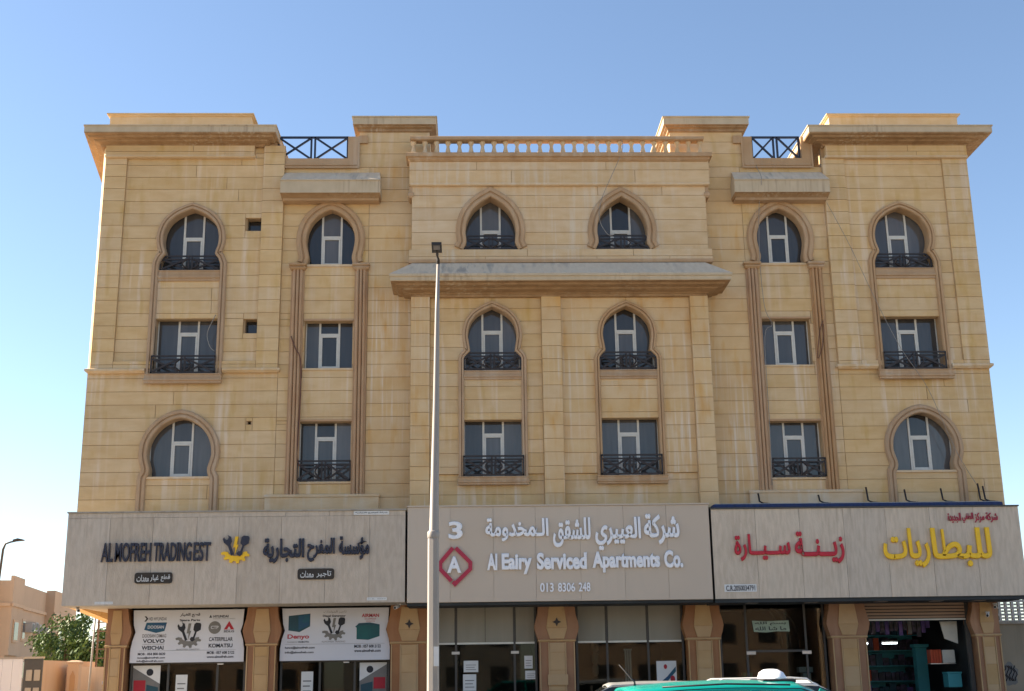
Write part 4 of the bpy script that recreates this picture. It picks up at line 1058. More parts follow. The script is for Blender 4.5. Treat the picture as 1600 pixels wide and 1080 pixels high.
# pelmet lamp over second door and door closers
for i_, (x, z, s_) in enumerate(((-7.26, 2.06, 'leftmost'), (-3.66, 2.06, 'second'))):
    e = empty('door_lamp', (x, .28, z), 'small bulkhead lamp under the printed board of the %s shop' % s_, 'lamp', 'lamps under the printed boards')
    MB().rings(x - .10, x + .10, .22, .30, [(0, z), (.01, z + .03), (.0, z + .07)]).build('housing', 'dark_frame', e); MB().box(x - .08, x + .08, .2, .29, z - .03, z - .001).build('diffuser', 'taxi_white', e)
for x, s_ in ((-.62, 'left'), (1.1, 'right')):
    e = empty('door_fitting', (x, .3, 2.24), 'small steel glass door patch fitting on the %s of the third shop door' % s_, 'door fitting')
    MB().rings(x, x + .22, .29, .32, [(0, 2.22), (.004, 2.23), (.004, 2.29), (0, 2.30)]).build('plate', 'steel_light', e)
for x, s_ in ((7.98, 'left'), (9.62, 'right')):
    e = empty('door_fitting', (x, .3, 2.12), 'small steel patch fitting on the %s of the fifth shop glass door' % s_, 'door fitting')
    MB().rings(x, x + .26, .29, .32, [(0, 2.10), (.004, 2.11), (.004, 2.19), (0, 2.20)]).build('plate', 'steel_light', e)

# things inside the shops
e = empty('striped_upright', (4.55, .9, .14), 'pale striped upright behind the glass of the fourth shop', 'post')  # three pale upright slats with a cap, set behind the shop glass
pm = MB(); 
for k in range(3): pm.box(4.47 + k * .07, 4.52 + k * .07, .86, .94, .14, 2.28)
pm.build('slat', 'paper', e); MB().box(4.45, 4.69, .85, .95, 2.281, 2.33).build('cap', 'paper', e)
e = empty('hanging_lantern', (3.66, 1.6, 1.6), 'tall pale paper lantern hanging inside the fourth shop', 'lantern')
MB().lathe(3.66, 1.6, [(.05, 1.55), (.10, 1.65), (.09, 1.85), (.05, 1.9), (.10, 1.98), (.10, 2.2), (.05, 2.25), (.11, 2.32), (.11, 2.55)], 10).build('shade', 'blind', e)
e = empty('cyan_column', (12.75, 3.0, .14), 'cyan painted column at the back of the open right shop', 'column')
MB().rings(13.90, 14.25, 3.0, 3.3, [(0, .14), (0, 2.28), (.06, 2.32), (.06, 2.40)]).build('shaft', 'cyan_wall', e)
e = empty('shelf_unit', (13.4, 4.6, .14), 'dark shelving packed with boxed car accessories at the back of the open right shop', 'shelves')
m_ = MB(); m_.box(11.5, 14.5, 4.95, 5.0, .14, 3.55)
for k in range(7): m_.box(11.5, 14.5, 4.5, 4.95, .3 + k * .48, .33 + k * .48)
m_.build('rack', 'cyan_wall', e)
gr = MB(); 
for k in range(7):
    x = 11.52
    while x < 14.4:
        w = rnd.uniform(.08, .24); gr.box(x, x + w, 4.5, 4.9, .331 + k * .48, .34 + k * .48 + rnd.uniform(.2, .4), rnd.choice([0, 0, 0, 0, 0, 1, 2, 2, 3])); x += w + .02
o = gr.build('goods', ['dark_goods', 'purple', 'print_navy', 'orange'], e); o['kind'] = 'stuff'
e = empty('goods_rack', (12.2, 1.6, .14), 'rack of hanging violet and black accessories under the shutter of the open shop', 'rack')
MB().box(11.6, 13.9, 1.58, 1.62, 3.12, 3.16).build('rail', 'steel_light', e)
for k in range(16):
    x = 11.7 + k * .14; h = rnd.uniform(.25, .55)
    MB().rings(x, x + .10, 1.56, 1.60, [(0, 3.10 - h), (.008, 3.12 - h), (.008, 3.05), (0, 3.08)]).build('hanging_pack', rnd.choice(['purple', 'dark_goods', 'dark_goods', 'print_grey']), e)
for i_, (x0, x1) in enumerate(((11.62, 12.30), (12.72, 13.22))):
    e = empty('tube_lamp', (x0, 2.6, 2.42), ['lit fluorescent tube hanging at the left inside the open right shop', 'shorter lit fluorescent tube near the middle inside the open right shop'][i_], 'lamp', 'fluorescent tubes in the open shop')
    MB().box(x0, x1, 2.56, 2.64, 2.46, 2.50).build('housing', 'frame', e); MB().tube([(x0 + .02, 2.6, 2.43), (x1 - .02, 2.6, 2.43)], .022, 8).build('tube', 'tube_light', e)
e = empty('ring_binder_row', (13.85, 1.2, 1.75), 'row of orange boxes on a wall shelf in the open right shop', 'boxes')
for k in range(4): MB().rings(13.72 + k * .085, 13.79 + k * .085, 1.2, 1.5, [(0, 1.80), (.002, 1.81), (.002, 2.18), (0, 2.19)]).build('box', 'orange', e)
MB().box(13.68, 14.45, 1.15, 1.5, 1.77, 1.795).build('shelf', 'steel_light', e)
e = empty('wall_cabinet', (14.07, 1.2, 1.8), 'pale grey cabinet beside the orange boxes in the open right shop', 'cabinet')
MB().rings(14.09, 14.44, 1.2, 1.5, [(0, 1.80), (.01, 1.82), (.01, 2.16), (0, 2.18)]).build('case', 'blind_rail', e)
e = empty('hanging_board', (13.9, .8, 2.4), 'white board hanging at the upper right of the open shop', 'board')
MB().prism([(13.95, 3.0), (14.46, 3.0), (14.44, 2.35), (14.05, 2.5)], .8, .84).build('sheet', 'blind_rail', e)
e = empty('cyan_crate', (14.1, .9, 1.1), 'bright cyan crate at the right edge of the open shop', 'crate')
c_ = MB(); c_.rings(14.08, 14.46, .9, 1.3, [(0, 1.1), (.01, 1.12), (.01, 1.48), (.03, 1.5), (.03, 1.54)]); c_.build('box', 'cyan_wall', e)
for i_, (x0, x1, z0, z1, mt, nm) in enumerate(((9.62, 10.02, 1.58, 1.74, 'paper', 'white carton lying on the counter in the fifth shop window'), (9.72, 9.95, 1.36, 1.565, 'paper', 'small white carton under the lying one in the fifth shop window'), (7.95, 8.22, 1.42, 1.60, 'print_green', 'green box standing in the fifth shop window'))):
    e = empty('carton', (x0, .8, z0), nm, 'box'); MB().rings(x0, x1, .8, 1.1, [(0, z0), (.004, z0 + .01), (.004, z1 - .01), (0, z1)]).build('box_body', mt, e); MB().box(x0 + (x1 - x0) * .4, x0 + (x1 - x0) * .55, .793, .7955, z0 + .012, z1 - .012).build('tape', 'blind_rail', e)
e = empty('counter', (8.9, .75, .14), 'dark counter behind the glass of the fifth shop', 'counter')
MB().box(7.5, 10.1, .75, 1.3, .14, 1.32).build('base', 'room', e); MB().box(7.45, 10.15, .7, 1.35, 1.321, 1.355).build('counter_top', 'dark_frame', e)

# ------------------------------------------------------------------ rolled blue awning above the right sign
e = empty('rolled_awning', (11.2, -.7, 6.2), 'long navy blue rolled awning lying along the top of the right shop sign', 'awning')
MB().rings(7.0, 15.5, -.95, -.45, [(-.02, 6.19), (.02, 6.20), (.035, 6.26), (.02, 6.32), (-.01, 6.335)], .2, .2).build('roll', 'blue_tarp', e)
MB().box(7.05, 15.45, -.93, -.2, 6.34, 6.355).build('dust_sheet', 'dust_top', e)
for x, h in ((8.55, .26), (10.35, .20), (11.80, .42), (12.95, .34), (14.05, .36), (15.18, .50), (15.33, .42)):
    b_ = MB(); b_.tube([(x - .06 * (1 if h < .3 else 1), -.25, 6.48 + h), (x - .04, -.3, 6.5), (x + .03, -.45, 6.42), (x + .12, -.6, 6.39)], .028, 6); b_.box(x + .02, x + .18, -.66, -.52, 6.356, 6.40)
    b_.build('bracket', 'iron', e)

# ------------------------------------------------------------------ small things on the building
def camera_thing(x, y, z, dx, label):
    e = empty('security_camera', (x, y, z), label, 'camera', 'security cameras under the signs')
    MB().box(x - .05, x + .05, y - .03, y + .05, z, z + .04).build('mount', 'cam_white', e)
    MB().tube([(x, y, z - .02), (x + dx * .10, y - .22, z - .08)], [.045, .05], 8).build('housing', 'cam_white', e)
    MB().tube([(x + dx * .101, y - .222, z - .0805), (x + dx * .105, y - .232, z - .083)], .035, 8).build('lens', 'plastic_black', e)
camera_thing(-2.10, -.8, 3.58, -1, 'white security camera under the left sign near the lamp post')
camera_thing(15.25, -.25, 3.42, -1, 'white security camera high on the rightmost pillar')
camera_thing(15.0, -.25, 3.18, -1, 'lower white security camera on the rightmost pillar')
camera_thing(-11.1, -.9, 3.60, 1, 'small camera under the far left end of the left sign')
def finial(x, z, label, name='finial'):
    e = empty(name, (x, .3, z), label, 'finial')
    MB().lathe(x, .3, [(.09, z), (.09, z + .03), (.13, z + .06), (.12, z + .1), (.03, z + .22), (.01, z + .26)], 8).build('stone_knob', 'rose', e)
finial(-2.42, 18.975, 'small pointed stone finial on the left roof tower')
def roofbox(x, y, z, w, h, label, mat='frame', cat='roof vent'):
    e = empty('roof_vent', (x, y, z), label, cat, 'small vents on the roof')
    MB().rings(x - w / 2, x + w / 2, y, y + w, [(0, z), (0, z + h * .7), (.02, z + h * .72), (.02, z + h)]).build('casing', mat, e)
    MB().box(x - w / 3, x + w / 3, y - .006, y - .001, z + h * .15, z + h * .55).build('louvre', 'dark_frame', e)
roofbox(7.55, .3, 18.975, .18, .15, 'grey vent box on top of the right roof tower', 'galv')
roofbox(11.82, .5, 19.14, .18, .12, 'small pale vent box at the left end of the right parapet block', 'galv')
roofbox(12.95, .5, 19.14, .2, .12, 'small pale vent box near the middle of the right parapet block', 'galv')
def cable(pts, r_, label, mat='cable', n=1):
    p = [Vector(q) for q in pts]; q = cat([tuple(v) for v in p], 5)
    o = MB().tube(q, r_, 5).build('hanging_cable', mat); tag(o, label, 'cable')
cable([(9.15, .1, 17.6), (9.16, -.15, 17.2), (9.15, -.66, 16.6), (9.13, -.16, 15.8), (9.05, -.15, 14.2), (9.1, -.12, 12.6), (9.3, -.1, 12.0), (9.05, -.1, 11.6), (9.0, -.16, 9), (8.95, -.16, 7.0)], .010, 'thin grey cable hanging from the right roof railing past the column bay windows')
cable([(-5.50, -.16, 11.7), (-5.35, -.17, 11.3), (-5.2, -.17, 11.0), (-5.16, -.12, 10.2), (-5.2, -.12, 8.6), (-5.22, -.1, 8.0), (-5.12, -.1, 7.7)], .018, 'reddish brown cable hanging down the left fluted column', 'cable_brown')
cable([(-7.82, -.1, 12.4), (-7.9, -.14, 12.2), (-8.05, -.1, 11.8), (-7.95, -.1, 11.4), (-7.8, -.1, 11.25)], .012, 'pale cable loop over the left wing second floor window')
cable([(11.3, -.2, 16.0), (11.9, -.2, 14.6), (12.6, -.2, 12.7), (13.2, -.25, 11.2), (13.9, -.3, 9.9), (14.6, -.2, 8.0), (15.2, -.2, 6.8)], .008, 'thin wire running diagonally down the right wing')
cable([(4.75, -.55, 18.1), (4.76, -.75, 17.5), (4.1, -.64, 16.0), (4.0, -.62, 15.3), (4.2, -.6, 14.85), (4.4, -.56, 14.75)], .010, 'pale cable dangling over the right centre top window')
cable([(10.88, -.17, 12.0), (10.80, -.18, 11.3), (10.62, -.17, 10.9), (10.74, -.18, 11.7), (10.88, -.17, 12.1)], .012, 'small wire loop on the right bay fluted column', 'cable_brown')

# ------------------------------------------------------------------ street lamps
e = empty('street_lamp', (-.60, -16.5, 0), 'tall pale tapered lamp post with flat black head in front of the centre sign', 'street lamp')
lx, ly = -.64, -16.5
oct_ = [(.135, 0.14), (.125, 1.2), (.105, 3.9), (.100, 4.0)]
MB().lathe(lx, ly, [(.20, .10), (.20, .2), (.098, .3), (.092, 3.82)], 8, smooth=False).build('lower_shaft', 'galv', e)
MB().tube([(lx, ly, 3.8), (lx + .01, ly, 3.85), (lx + .04, ly, 6.0), (lx + .055, ly, 7.6), (lx + .07, ly, 8.46)], [.090, .078, .053, .038, .026], 12).build('upper_shaft', 'galv', e)
MB().lathe(lx, ly, [(.093, 3.74), (.098, 3.75), (.098, 3.84), (.086, 3.86)], 12).build('joint_collar', 'galv', e)
MB().tube([(lx + .07, ly, 8.46), (lx + .072, ly - .06, 8.52), (lx + .06, ly - .2, 8.55), (lx + .06, ly - .42, 8.56)], [.030, .026, .024, .024], 8).build('arm', 'black_metal', e)
hx = lx + .06
h_ = MB()
v = [(hx - .085, ly - .66, 8.575), (hx + .085, ly - .66, 8.575), (hx + .085, ly - .32, 8.545), (hx - .085, ly - .32, 8.545)]
v2 = [(x, y, z + .045) for x, y, z in v]
h_.add(v + v2, [(3, 2, 1, 0), (4, 5, 6, 7), (0, 1, 5, 4), (1, 2, 6, 5), (2, 3, 7, 6), (3, 0, 4, 7)])
h_.build('lamp_head', 'black_metal', e)
h_ = MB(); v = [(hx - .055, ly - .63, 8.565), (hx + .055, ly - .63, 8.565), (hx + .055, ly - .46, 8.550), (hx - .055, ly - .46, 8.550)]
h_.add([(x, y, z) for x, y, z in v] + [(x, y, z + .02) for x, y, z in v], [(3, 2, 1, 0), (4, 5, 6, 7), (0, 1, 5, 4), (1, 2, 6, 5), (2, 3, 7, 6), (3, 0, 4, 7)])
h_.build('lens', 'lamp_lens', e)
s = MB(); s.box(lx + .012, lx + .095, ly - .125, ly - .118, 1.72, 2.02); s.build('sticker', 'paper', e)

e = empty('street_lamp', (-17.82, 12, 0), 'distant slim street lamp with bracket arm standing before the tan villa', 'street lamp')
MB().tube([(-18.37, 12, 0), (-18.22, 12, 3.5), (-18.07, 12, 6.6), (-18.00, 12, 6.82), (-17.82, 12, 6.88), (-17.57, 12, 6.93)], [.07, .06, .05, .045, .035, .03], 8).build('pole', 'black_metal', e)
MB().prism([(-17.70, 6.90), (-17.32, 6.93), (-17.30, 6.97), (-17.52, 7.02), (-17.70, 6.97)], 11.9, 12.1).build('lamp_head', 'black_metal', e)

# ------------------------------------------------------------------ cars
def section(x, hb, zb, zt, n=0): pass
def car(name, cx, cy, L, H, W, paint, label, roofmat=None, kind='sedan', belt=.95, heading=1, rails=False):
    """side-on car, nose towards +x when heading is 1; all parts real size"""
    e = empty(name, (cx, cy, 0), label, 'car')
    X = lambda u: cx + heading * u * L
    # lower body: loft of sections along the length
    st = [(-.5, .45, .72, .80), (-.485, .30, .90, .88), (-.44, .24, .96, .94), (-.30, .22, 1.0 * belt, 1.0), (0, .20, belt * .99, 1.0), (.18, .21, belt * .97, 1.0), (.26, .22, belt * .95, .99), (.40, .24, belt * .86, .95), (.475, .28, .70, .86), (.5, .40, .58, .72)]
    if kind == 'suv': st = [(u, zb, zt, w) for u, zb, zt, w in st]
    v = []; f = []; n = 10
    for u, zb, zt, w in st:
        h = W / 2 * w
        ring = [(-h * .80, zb), (-h * .96, zb + .08), (-h, (zb + zt) / 2), (-h * .97, zt - .08), (-h * .88, zt), (h * .88, zt), (h * .97, zt - .08), (h, (zb + zt) / 2), (h * .96, zb + .08), (h * .80, zb)]
        v += [(X(u), cy + y, z) for y, z in ring]
    for i in range(len(st) - 1):
        f += [(i * n + j, i * n + (j + 1) % n, (i + 1) * n + (j + 1) % n, (i + 1) * n + j) for j in range(n)]
    f += [tuple(range(n)), tuple(range((len(st) - 1) * n, len(st) * n))]
    m_ = MB(); m_.add(v, f, 0, True); body = m_.build('body', paint, e)
    # greenhouse (glass) and roof shell
    if kind == 'sedan': rs = [(-.43, belt + .01, .78), (-.30, H * .925, .70), (-.20, H * .982, .68), (-.08, H, .67), (.02, H * .992, .67), (.09, H * .955, .68), (.27, belt * .955, .80)]
    else: rs = [(-.48, belt, .84), (-.43, H * .95, .76), (-.32, H * .99, .75), (-.12, H, .75), (.05, H * .985, .74), (.12, H * .95, .74), (.27, belt * .96, .84)]
    g = MB(); v = []
    sm = cat([(u, z, w) for u, z, w in rs], 3)
    k = len(sm)
    for u, z, w in sm:
        hb = W / 2 * .86; ht = W / 2 * w; t = max(0, (z - belt) / (H - belt)); h = hb + (ht - hb) * t
        v += [(X(u), cy - hb, belt - .06), (X(u), cy - h, z - .05 * t - .015), (X(u), cy + h, z - .05 * t - .015), (X(u), cy + hb, belt - .06)]
    f = [(i * 4 + j, i * 4 + (j + 1) % 4, (i + 1) * 4 + (j + 1) % 4, (i + 1) * 4 + j) for i in range(k - 1) for j in range(4)]
    g.add(v, f, 0, False); g.build('windows', 'car_glass', e)
    r_ = MB(); v = []; m = 9
    rf = [q for q in sm if q[1] > H * .935]
    for i, (u, z, w) in enumerate(rf):
        h = W / 2 * (w + .02)
        for j in range(m):
            a = -1 + 2 * j / (m - 1); v.append((X(u), cy + a * h, z - .075 * abs(a) ** 3.2))
    k = len(rf)
    v += [(x, y, z - .035) for x, y, z in v]
    f = [(i * m + j, i * m + j + 1, (i + 1) * m + j + 1, (i + 1) * m + j) for i in range(k - 1) for j in range(m - 1)]
    q = k * m; f += [tuple(t + q for t in reversed(ff)) for ff in f]
    for i in range(k - 1):
        for j in (0, m - 1): f.append((i * m + j, (i + 1) * m + j, (i + 1) * m + j + q, i * m + j + q))
    for j in range(m - 1):
        for i in (0, k - 1): f.append((i * m + j, i * m + j + 1, i * m + j + 1 + q, i * m + j + q))
    r_.add(v, f, 0, True); r_.build('roof', roofmat or paint, e)
    # pillars
    for s_ in (-1, 1):
        for (ua, za), (ub, zb) in ((((.27), belt * .95), (.09, H * .945)), ((-.02, belt), (-.03, H * .955)), ((rs[0][0] + .01, belt), (rs[1][0] + .02, H * .92))):
            wa = W / 2 * .865; wb = W / 2 * .70
            MB().bar((X(ua), cy + s_ * wa, za), (X(ub), cy + s_ * wb, zb - .03), .07).build('window_pillar', paint, e)
    for s_ in (-1, 1):
        for u in (-.31, .31):
            w_ = MB(); y0, y1 = cy + s_ * (W / 2 - .20), cy + s_ * (W / 2 + .01)
            w_.tube([(X(u), min(y0, y1), .33), (X(u), max(y0, y1), .33)], .33, 20)
            wo = w_.build('wheel', 'rubber', e)
            MB().tube([(X(u), y1 - s_ * .02, .33), (X(u), y1 + s_ * .012, .33)], [.21, .20], 12).build('rim', 'chrome', wo)
        MB().rings(X(.2) - .09, X(.2) + .09, cy + s_ * (W / 2 + .08) - .06, cy + s_ * (W / 2 + .08) + .06, [(-.02, belt - .02), (.0, belt + .03), (0, belt + .11), (-.03, belt + .13)]).build('side_mirror', paint, e)
        for u in (.0, -.22):
            MB().box(X(u) - .09, X(u) + .09, cy + s_ * (W / 2 - .005) - .012, cy + s_ * (W / 2 - .005) + .012, belt - .16, belt - .13).build('door_handle', paint, e)
        hl = MB(); hl.box(min(X(.465), X(.488)), max(X(.465), X(.488)), cy + s_ * W * .30 - .16, cy + s_ * W * .30 + .16, .60, .72); hl.build('headlight', 'taxi_white', e)
        tl = MB(); tl.box(min(X(-.497), X(-.48)), max(X(-.497), X(-.48)), cy + s_ * W * .32 - .12, cy + s_ * W * .32 + .12, .68, .84); tl.build('tail_light', 'letter_red', e)
    if rails:
        for s_ in (-1, 1):
            y = cy + s_ * W * .345
            MB().tube([(X(-.30), y, H * .965), (X(-.27), y, H + .012), (X(0), y, H + .022), (X(.07), y, H + .0), (X(.09), y, H * .95)], .016, 6).build('roof_rail', 'white_paint', e)
    return e
tx = car('taxi', 2.62, -25.0, 4.75, 1.468, 1.82, 'green_paint', 'green taxi with white roof sign in the foreground, only its roof in view')
sgn = MB()
sx, sy, sz = 2.79, -25.0, 1.462
pr_ = [(.155, 0), (.15, .025), (.125, .07), (.075, .095), (.03, .10)]
v = []; n = 12
for r_, z in pr_:
    for j in range(n):
        a = 2 * math.pi * j / n; c_, s_ = math.cos(a), math.sin(a)
        v.append((sx + r_ * .68 * math.copysign(abs(c_) ** .6, c_) + z * -.12, sy + r_ * 1.9 * math.copysign(abs(s_) ** .6, s_), sz + z))
f = [(i * n + j, i * n + (j + 1) % n, (i + 1) * n + (j + 1) % n, (i + 1) * n + j) for i in range(len(pr_) - 1) for j in range(n)] + [tuple(range(n)), tuple(range((len(pr_) - 1) * n, len(pr_) * n))]
sgn.add(v, f, 0, True); sgn.build('roof_sign', 'taxi_white', tx)
MB().rings(sx - .13, sx + .13, sy - .28, sy + .28, [(0, sz - .03), (.02, sz - .02), (.02, sz + .004), (0, sz + .012)]).build('sign_base', 'plastic_black', tx)
for s_ in (-1, 1):
    MB().tube([(2.62 - .20 * 4.75, -25 + s_ * .60, 1.415), (2.62 - .08 * 4.75, -25 + s_ * .60, 1.435), (2.62 + .04 * 4.75, -25 + s_ * .60, 1.42)], .009, 5).build('roof_seam', 'plastic_black', tx)
MB().tube([(1.50, -25, 1.40), (1.50, -25, 1.46), (1.36, -25, 1.62)], [.02, .008, .004], 6).build('antenna', 'plastic_black', tx)
car('parked_car', 6.0, -12.0, 4.7, 1.44, 1.85, 'white_paint', 'white car with roof rails behind the green taxi', kind='suv', rails=True, heading=1)
car('parked_car', 3.75, -5.4, 4.5, 1.42, 1.75, 'silver_paint', 'dull silver saloon parked by the kerb before the fourth shop', kind='suv', heading=-1)

# ------------------------------------------------------------------ left background
hs = empty('villa', (-31, 54, 0), 'tan rendered two storey villa with flat parapet roof far left', 'house')
def ob(u0, u1, d0, d1, z0, z1, mb):
    """box in the villa's own frame: u along its long side, d outwards (to the right)"""
    O = Vector((-29.2, 44.0, 0)); U = Vector((-2.6, 20, 0)).normalized(); D = Vector((U.y, -U.x, 0))
    v = [O + U * u + D * d + Vector((0, 0, z)) for u in (u0, u1) for d in (d0, d1) for z in (z0, z1)]
    mb.add(v, [(0, 1, 3, 2), (4, 6, 7, 5), (0, 4, 5, 1), (2, 3, 7, 6), (0, 2, 6, 4), (1, 5, 7, 3)]); return mb
m_ = MB(); ob(0, 24, -12, 0, 0, 8.0, m_); ob(.0, 3.2, 0, .20, 3.4, 8.3, m_); ob(11.5, 17, .0, .6, 2.2, 8.15, m_); ob(-.6, 0, -8, -1, 3.0, 8.0, m_); m_.build('wall', 'beige_paint', hs)
m_ = MB(); ob(-.1, 24.1, -12, .12, 6.4, 6.6, m_); ob(-.72, -.6, -8.1, -.9, 6.35, 6.6, m_); ob(11.45, 17.1, .601, .7, 6.4, 6.6, m_); ob(-.1, 3.3, .201, .3, 6.4, 6.6, m_); m_.build('string_course', 'beige_paint2', hs)
for u0, u1, z0, z1 in ((.6, 2.0, 4.2, 5.6), (4.0, 5.0, 4.4, 5.8), (9.2, 10.6, 4.2, 5.6), (13.2, 15.0, 4.2, 5.8), (4.5, 6.8, 1.9, 3.2), (8.6, 10.6, 1.8, 3.2)):
    dd = .202 if u1 < 3.2 else .602 if u0 > 11.5 else .002
    w = ob(u0, u1, dd, dd + .08, z0, z1, MB()).build('window', 'beige_paint2', hs)
    ob(u0 + .15, u1 - .15, dd + .081, dd + .1, z0 + .15, z1 - .15, MB()).build('pane', 'glass', w)
for u0, z0 in ((-6.4, 3.9),):
    pass
w = ob(-.75, -.62, -6.5, -2.0, 3.9, 5.6, MB()).build('window', 'beige_paint2', hs); ob(-.80, -.752, -6.2, -2.3, 4.1, 5.4, MB()).build('pane', 'glass', w)
for i_, (u, z) in enumerate(((5.4, 5.0), (6.6, 5.1), (7.9, 5.0), (10.7, 4.9))):
    O = Vector((-29.2, 44.0, 0)) + Vector((-2.6, 20, 0)).normalized() * u
    a = empty('air_conditioner', (O.x + .3, O.y, z), '%s wall air conditioner on the far tan villa' % ['first', 'second', 'third', 'rightmost'][i_] if i_ in (0, 3) else ['', 'air conditioner box between others on the far tan villa', 'air conditioner box above a small window of the far villa'][i_], 'air conditioner', 'air conditioners on the villa')
    ob(u, u + .9, .005, .42, z, z + .6, MB()).build('casing', 'breeze', a); ob(u + .1, u + .8, .421, .43, z + .08, z + .52, MB()).build('grille', 'dark_frame', a)
# corrugated grey fence and dark gate
e = empty('grey_fence', (-18.5, 12, 0), 'light grey sheet fence at the bottom left corner', 'fence')
for k in range(7):
    x = -19.6 + k * .38
    MB().box(x, x + .365, 12, 12.05, 0, 2.50).build('panel', 'white_board', e)
MB().box(-19.65, -16.93, 11.97, 12.08, 2.505, 2.56).build('top_rail', 'galv', e)
e = empty('metal_gate', (-16.5, 12, 0), 'dark grey metal gate with square ornaments beside the light fence', 'gate')
MB().box(-16.90, -16.20, 12, 12.06, 0.05, 2.5).build('leaf', 'dark_frame', e)
for zz in (.4, 1.05, 1.7):
    for xx in (-16.78, -16.48):
        MB().rings(xx, xx + .2, 11.98, 12, [(0, zz), (.01, zz + .02), (.01, zz + .38), (0, zz + .4)]).build('ornament', 'concrete', e)
MB().box(-16.93, -16.17, 11.95, 12.1, 2.505, 2.58).build('head_rail', 'concrete', e)
e = empty('compound_wall', (-18.5, 20, 0), 'tan compound wall with arched niche between the dark gate and the tree', 'wall')
def wl(p, q, z0, z1, t=.25):
    p, q = Vector(p), Vector(q); d = (q - p).normalized(); n_ = Vector((-d.y, d.x)) * t
    a = [p, q, q + n_, p + n_]; return MB().add([(x.x, x.y, 0) for x in a] + [(a[0].x, a[0].y, z0), (a[1].x, a[1].y, z1), (a[2].x, a[2].y, z1), (a[3].x, a[3].y, z0)], [(3, 2, 1, 0), (4, 5, 6, 7), (0, 1, 5, 4), (1, 2, 6, 5), (2, 3, 7, 6), (3, 0, 4, 7)])
wl((-18.9, 20), (-18.3, 26), 2.6, 2.6).build('wall_section', 'beige_paint', e)
wl((-18.2, 22), (-15.9, 30), 2.35, 2.3).build('wall_section', 'beige_paint2', e)
MB().rings(-18.25, -17.75, 21.6, 22.0, [(0, 0), (0, 2.45), (.06, 2.47), (.06, 2.55), (-.1, 2.6)]).build('gate_pier', 'beige_paint', e)
MB().prism([(-18.12, .9), (-17.9, .9), (-17.9, 1.9), (-18.01, 2.15), (-18.12, 1.9)], 21.56, 21.598).build('niche', 'rose_deep', e)

def tree(name, x, y, h, rx, label, n, seed, low=.25):
    r = random.Random(seed); e = empty(name, (x, y, 0), label, 'tree', 'trees beyond the compound wall')
    t = MB(); t.tube([(x, y, 0), (x + .1, y, h * .25), (x - .05, y + .1, h * .5), (x + .1, y, h * .75)], [.2, .16, .11, .05], 8)
    cl = []
    for k in range(26):
        a = r.uniform(0, 6.28); rr_ = rx * math.sqrt(r.random()) * .85; zz = h * r.uniform(low, .93)
        sh_ = 1 - max(0, (zz / h - .6)) * 1.5
        c = Vector((x + rr_ * math.cos(a) * sh_, y + rr_ * math.sin(a) * sh_, zz)); cl.append((c, r.uniform(.45, .95) * rx * .42))
        if k % 3 == 0: t.tube([(x, y, h * r.uniform(.2, .5)), tuple((c + Vector((x, y, zz))) / 2 - Vector((0, 0, .2))), tuple(c)], [.07, .04, .02], 5)
    t.build('trunk', 'trunk', e)
    m_ = MB()
    for i in range(n):
        c, s_ = cl[r.randrange(len(cl))]
        d = Vector((r.gauss(0, 1), r.gauss(0, 1), r.gauss(0, 1))).normalized() * s_ * (r.random() ** .4) * 1.15; p = c + d
        q = Vector((r.gauss(0, 1), r.gauss(0, 1), r.gauss(0, .7))).normalized(); w = q.orthogonal().normalized(); q2 = q.cross(w)
        L_ = r.uniform(.07, .15)
        m_.add([p - w * L_, p + q2 * L_ * .5, p + w * L_, p - q2 * L_ * .5], [(0, 1, 2, 3)])
    m_.build('crown', 'leaves', e, fix=False)
tree('leafy_tree', -23.5, 38, 5.6, 2.1, 'bushy green tree standing behind the compound wall left of the building', 6500, 3)
tree('leafy_tree', -21.3, 37, 4.6, 1.9, 'lower dark green tree right of the bushy one beside the timber lattice', 4500, 5, .15)
tree('leafy_tree', -25.0, 41, 4.4, 1.5, 'green tree top showing between the villa and the bushy tree', 3500, 8)
e = empty('thin_pole', (-16.75, 20, 0), 'thin pale pole standing in front of the trees', 'pole')
MB().tube([(-16.80, 20, 0), (-16.70, 20, 4.9)], [.05, .04], 8).build('shaft', 'galv', e); MB().lathe(-16.80, 20, [(.1, 0), (.1, .08), (.06, .14)], 8).build('base', 'galv', e)
e = empty('timber_lattice', (-17.6, 25, 0), 'brown timber lattice tower beside the left building corner', 'lattice')
for x in (-18.0, -17.6, -17.2): MB().box(x - .04, x + .04, 25, 25.08, 0, 4.7).build('post', 'wood', e)
for k in range(6): MB().box(-18.05, -17.1, 24.95, 24.995, 2.3 + k * .42, 2.36 + k * .42).build('rail', 'wood', e)
e = empty('white_pedestal', (-17.3, 22, 0), 'white pedestal with globe beside the thin pole', 'pedestal')
MB().rings(-17.15, -16.75, 23.5, 23.9, [(0, 0), (0, 1.5), (.06, 1.55), (.06, 1.68), (-.05, 1.72)]).build('pier', 'white_board', e)
MB().lathe(-16.95, 23.7, [(.03, 1.72), (.10, 1.78), (.16, 1.92), (.13, 2.05), (.05, 2.12), (.01, 2.14)], 10).build('globe', 'taxi_white', e)

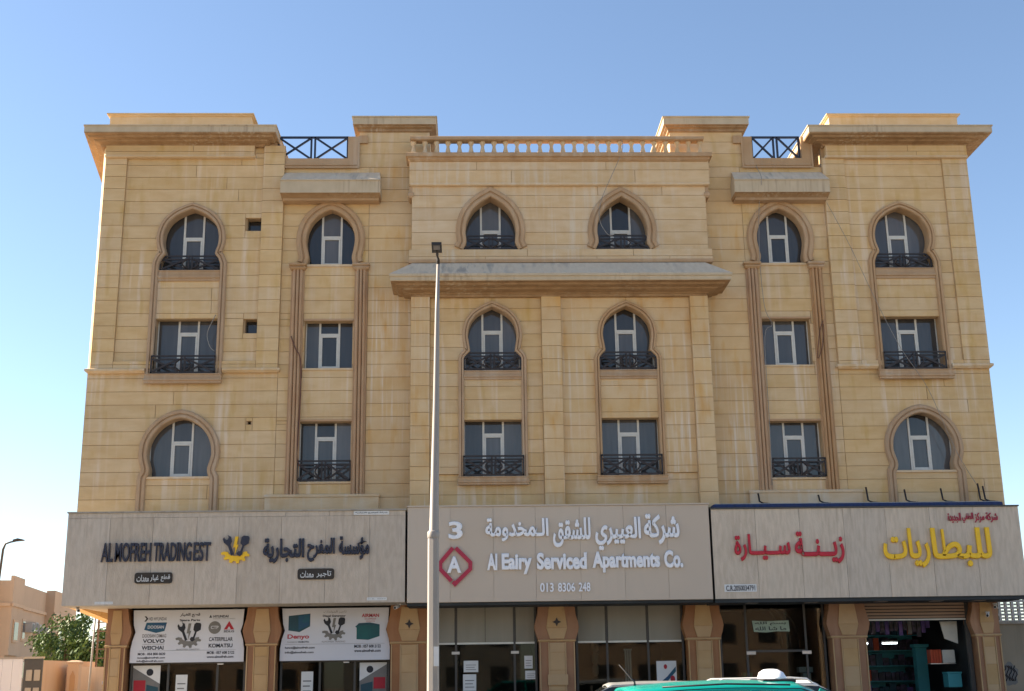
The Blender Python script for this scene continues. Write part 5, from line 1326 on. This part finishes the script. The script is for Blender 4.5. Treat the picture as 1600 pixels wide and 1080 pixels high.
# ------------------------------------------------------------------ far side of the road, behind the camera: it shows in the window glass
for i_, (x0, x1, h, mt) in enumerate(((-62, -38, 8.5, 'beige_paint2'), (-35, -14, 12.5, 'beige_paint'), (-11, 4, 9.0, 'concrete'), (6, 27, 13.0, 'beige_paint'), (30, 50, 10.0, 'beige_paint2'), (53, 80, 8.0, 'concrete'))):
    e = empty('opposite_building', ((x0 + x1) / 2, -72, 0), ['low pale block mirrored at the far left of the lower windows', 'tan block mirrored in the lower left windows', 'grey block mirrored in the lower centre windows', 'tall tan block mirrored in the lower right windows', 'pale block mirrored in the rightmost lower windows', 'low grey block mirrored at the far right'][i_], 'building', 'buildings across the road')
    MB().box(x0, x1, -84, -72, 0, h).build('wall', mt, e); MB().box(x0 - .3, x1 + .3, -84.2, -71.7, h + .001, h + .5).build('parapet', 'concrete', e)
    n_ = int((x1 - x0) / 3.4)
    for f_ in range(int(h / 3.3)):
        for k in range(n_):
            xx = x0 + (k + .5) * (x1 - x0) / n_
            MB().box(xx - .7, xx + .7, -71.99, -71.94, f_ * 3.3 + 1.0, f_ * 3.3 + 2.6).build('window', 'dark_frame', e)

# ------------------------------------------------------------------ right background
e = empty('boundary_wall', (18.5, 2.2, 0), 'dusty olive boundary wall with pierced white block screen right of the building', 'wall')
MB().box(15.62, 24, 2.1, 2.3, 0, 2.95).build('wall_body', 'dusty_wall', e)
MB().box(15.62, 24, 2.02, 2.32, 2.951, 3.03).build('coping', 'concrete', e)
blk = MB()
s_ = .10
for fx in (0,):
    blk.prism([(0, 0), (.2, 0), (.2, .03), (0, .03)], 0, .1); blk.prism([(0, .17), (.2, .17), (.2, .2), (0, .2)], 0, .1)
    blk.prism([(0, .031), (.035, .031), (.035, .169), (0, .169)], 0, .1); blk.prism([(.165, .031), (.2, .031), (.2, .169), (.165, .169)], 0, .1)
    blk.prism([(.07, .07), (.13, .07), (.13, .13), (.07, .13)], .03, .07); blk.prism([(.036, .09), (.069, .09), (.069, .11), (.036, .11)], .03, .07); blk.prism([(.131, .09), (.164, .09), (.164, .11), (.131, .11)], .03, .07)
bm_ = blk.mesh('screen_block', ['breeze'])
for r_ in range(4):
    for c_ in range(18): inst(bm_, 'screen_block', (15.95 + c_ * .204, 2.1, 3.035 + r_ * .204), e)
MB().prism([(16.45 + (.24 + .05 * math.sin(t * 2.1)) * math.cos(R(t * 20)), 1.45 + (.35 + .04 * math.sin(t * 1.7)) * math.sin(R(t * 20))) for t in range(18)], 2.094, 2.0965).build('graffiti', 'print_grey', e)
for k in range(5): MB().tube([(16.3 + .08 * k + .05 * math.sin(j * 1.7 + k), 2.085, 1.25 + j * .09) for j in range(6)], .015, 5).build('graffiti', 'print_black', e)
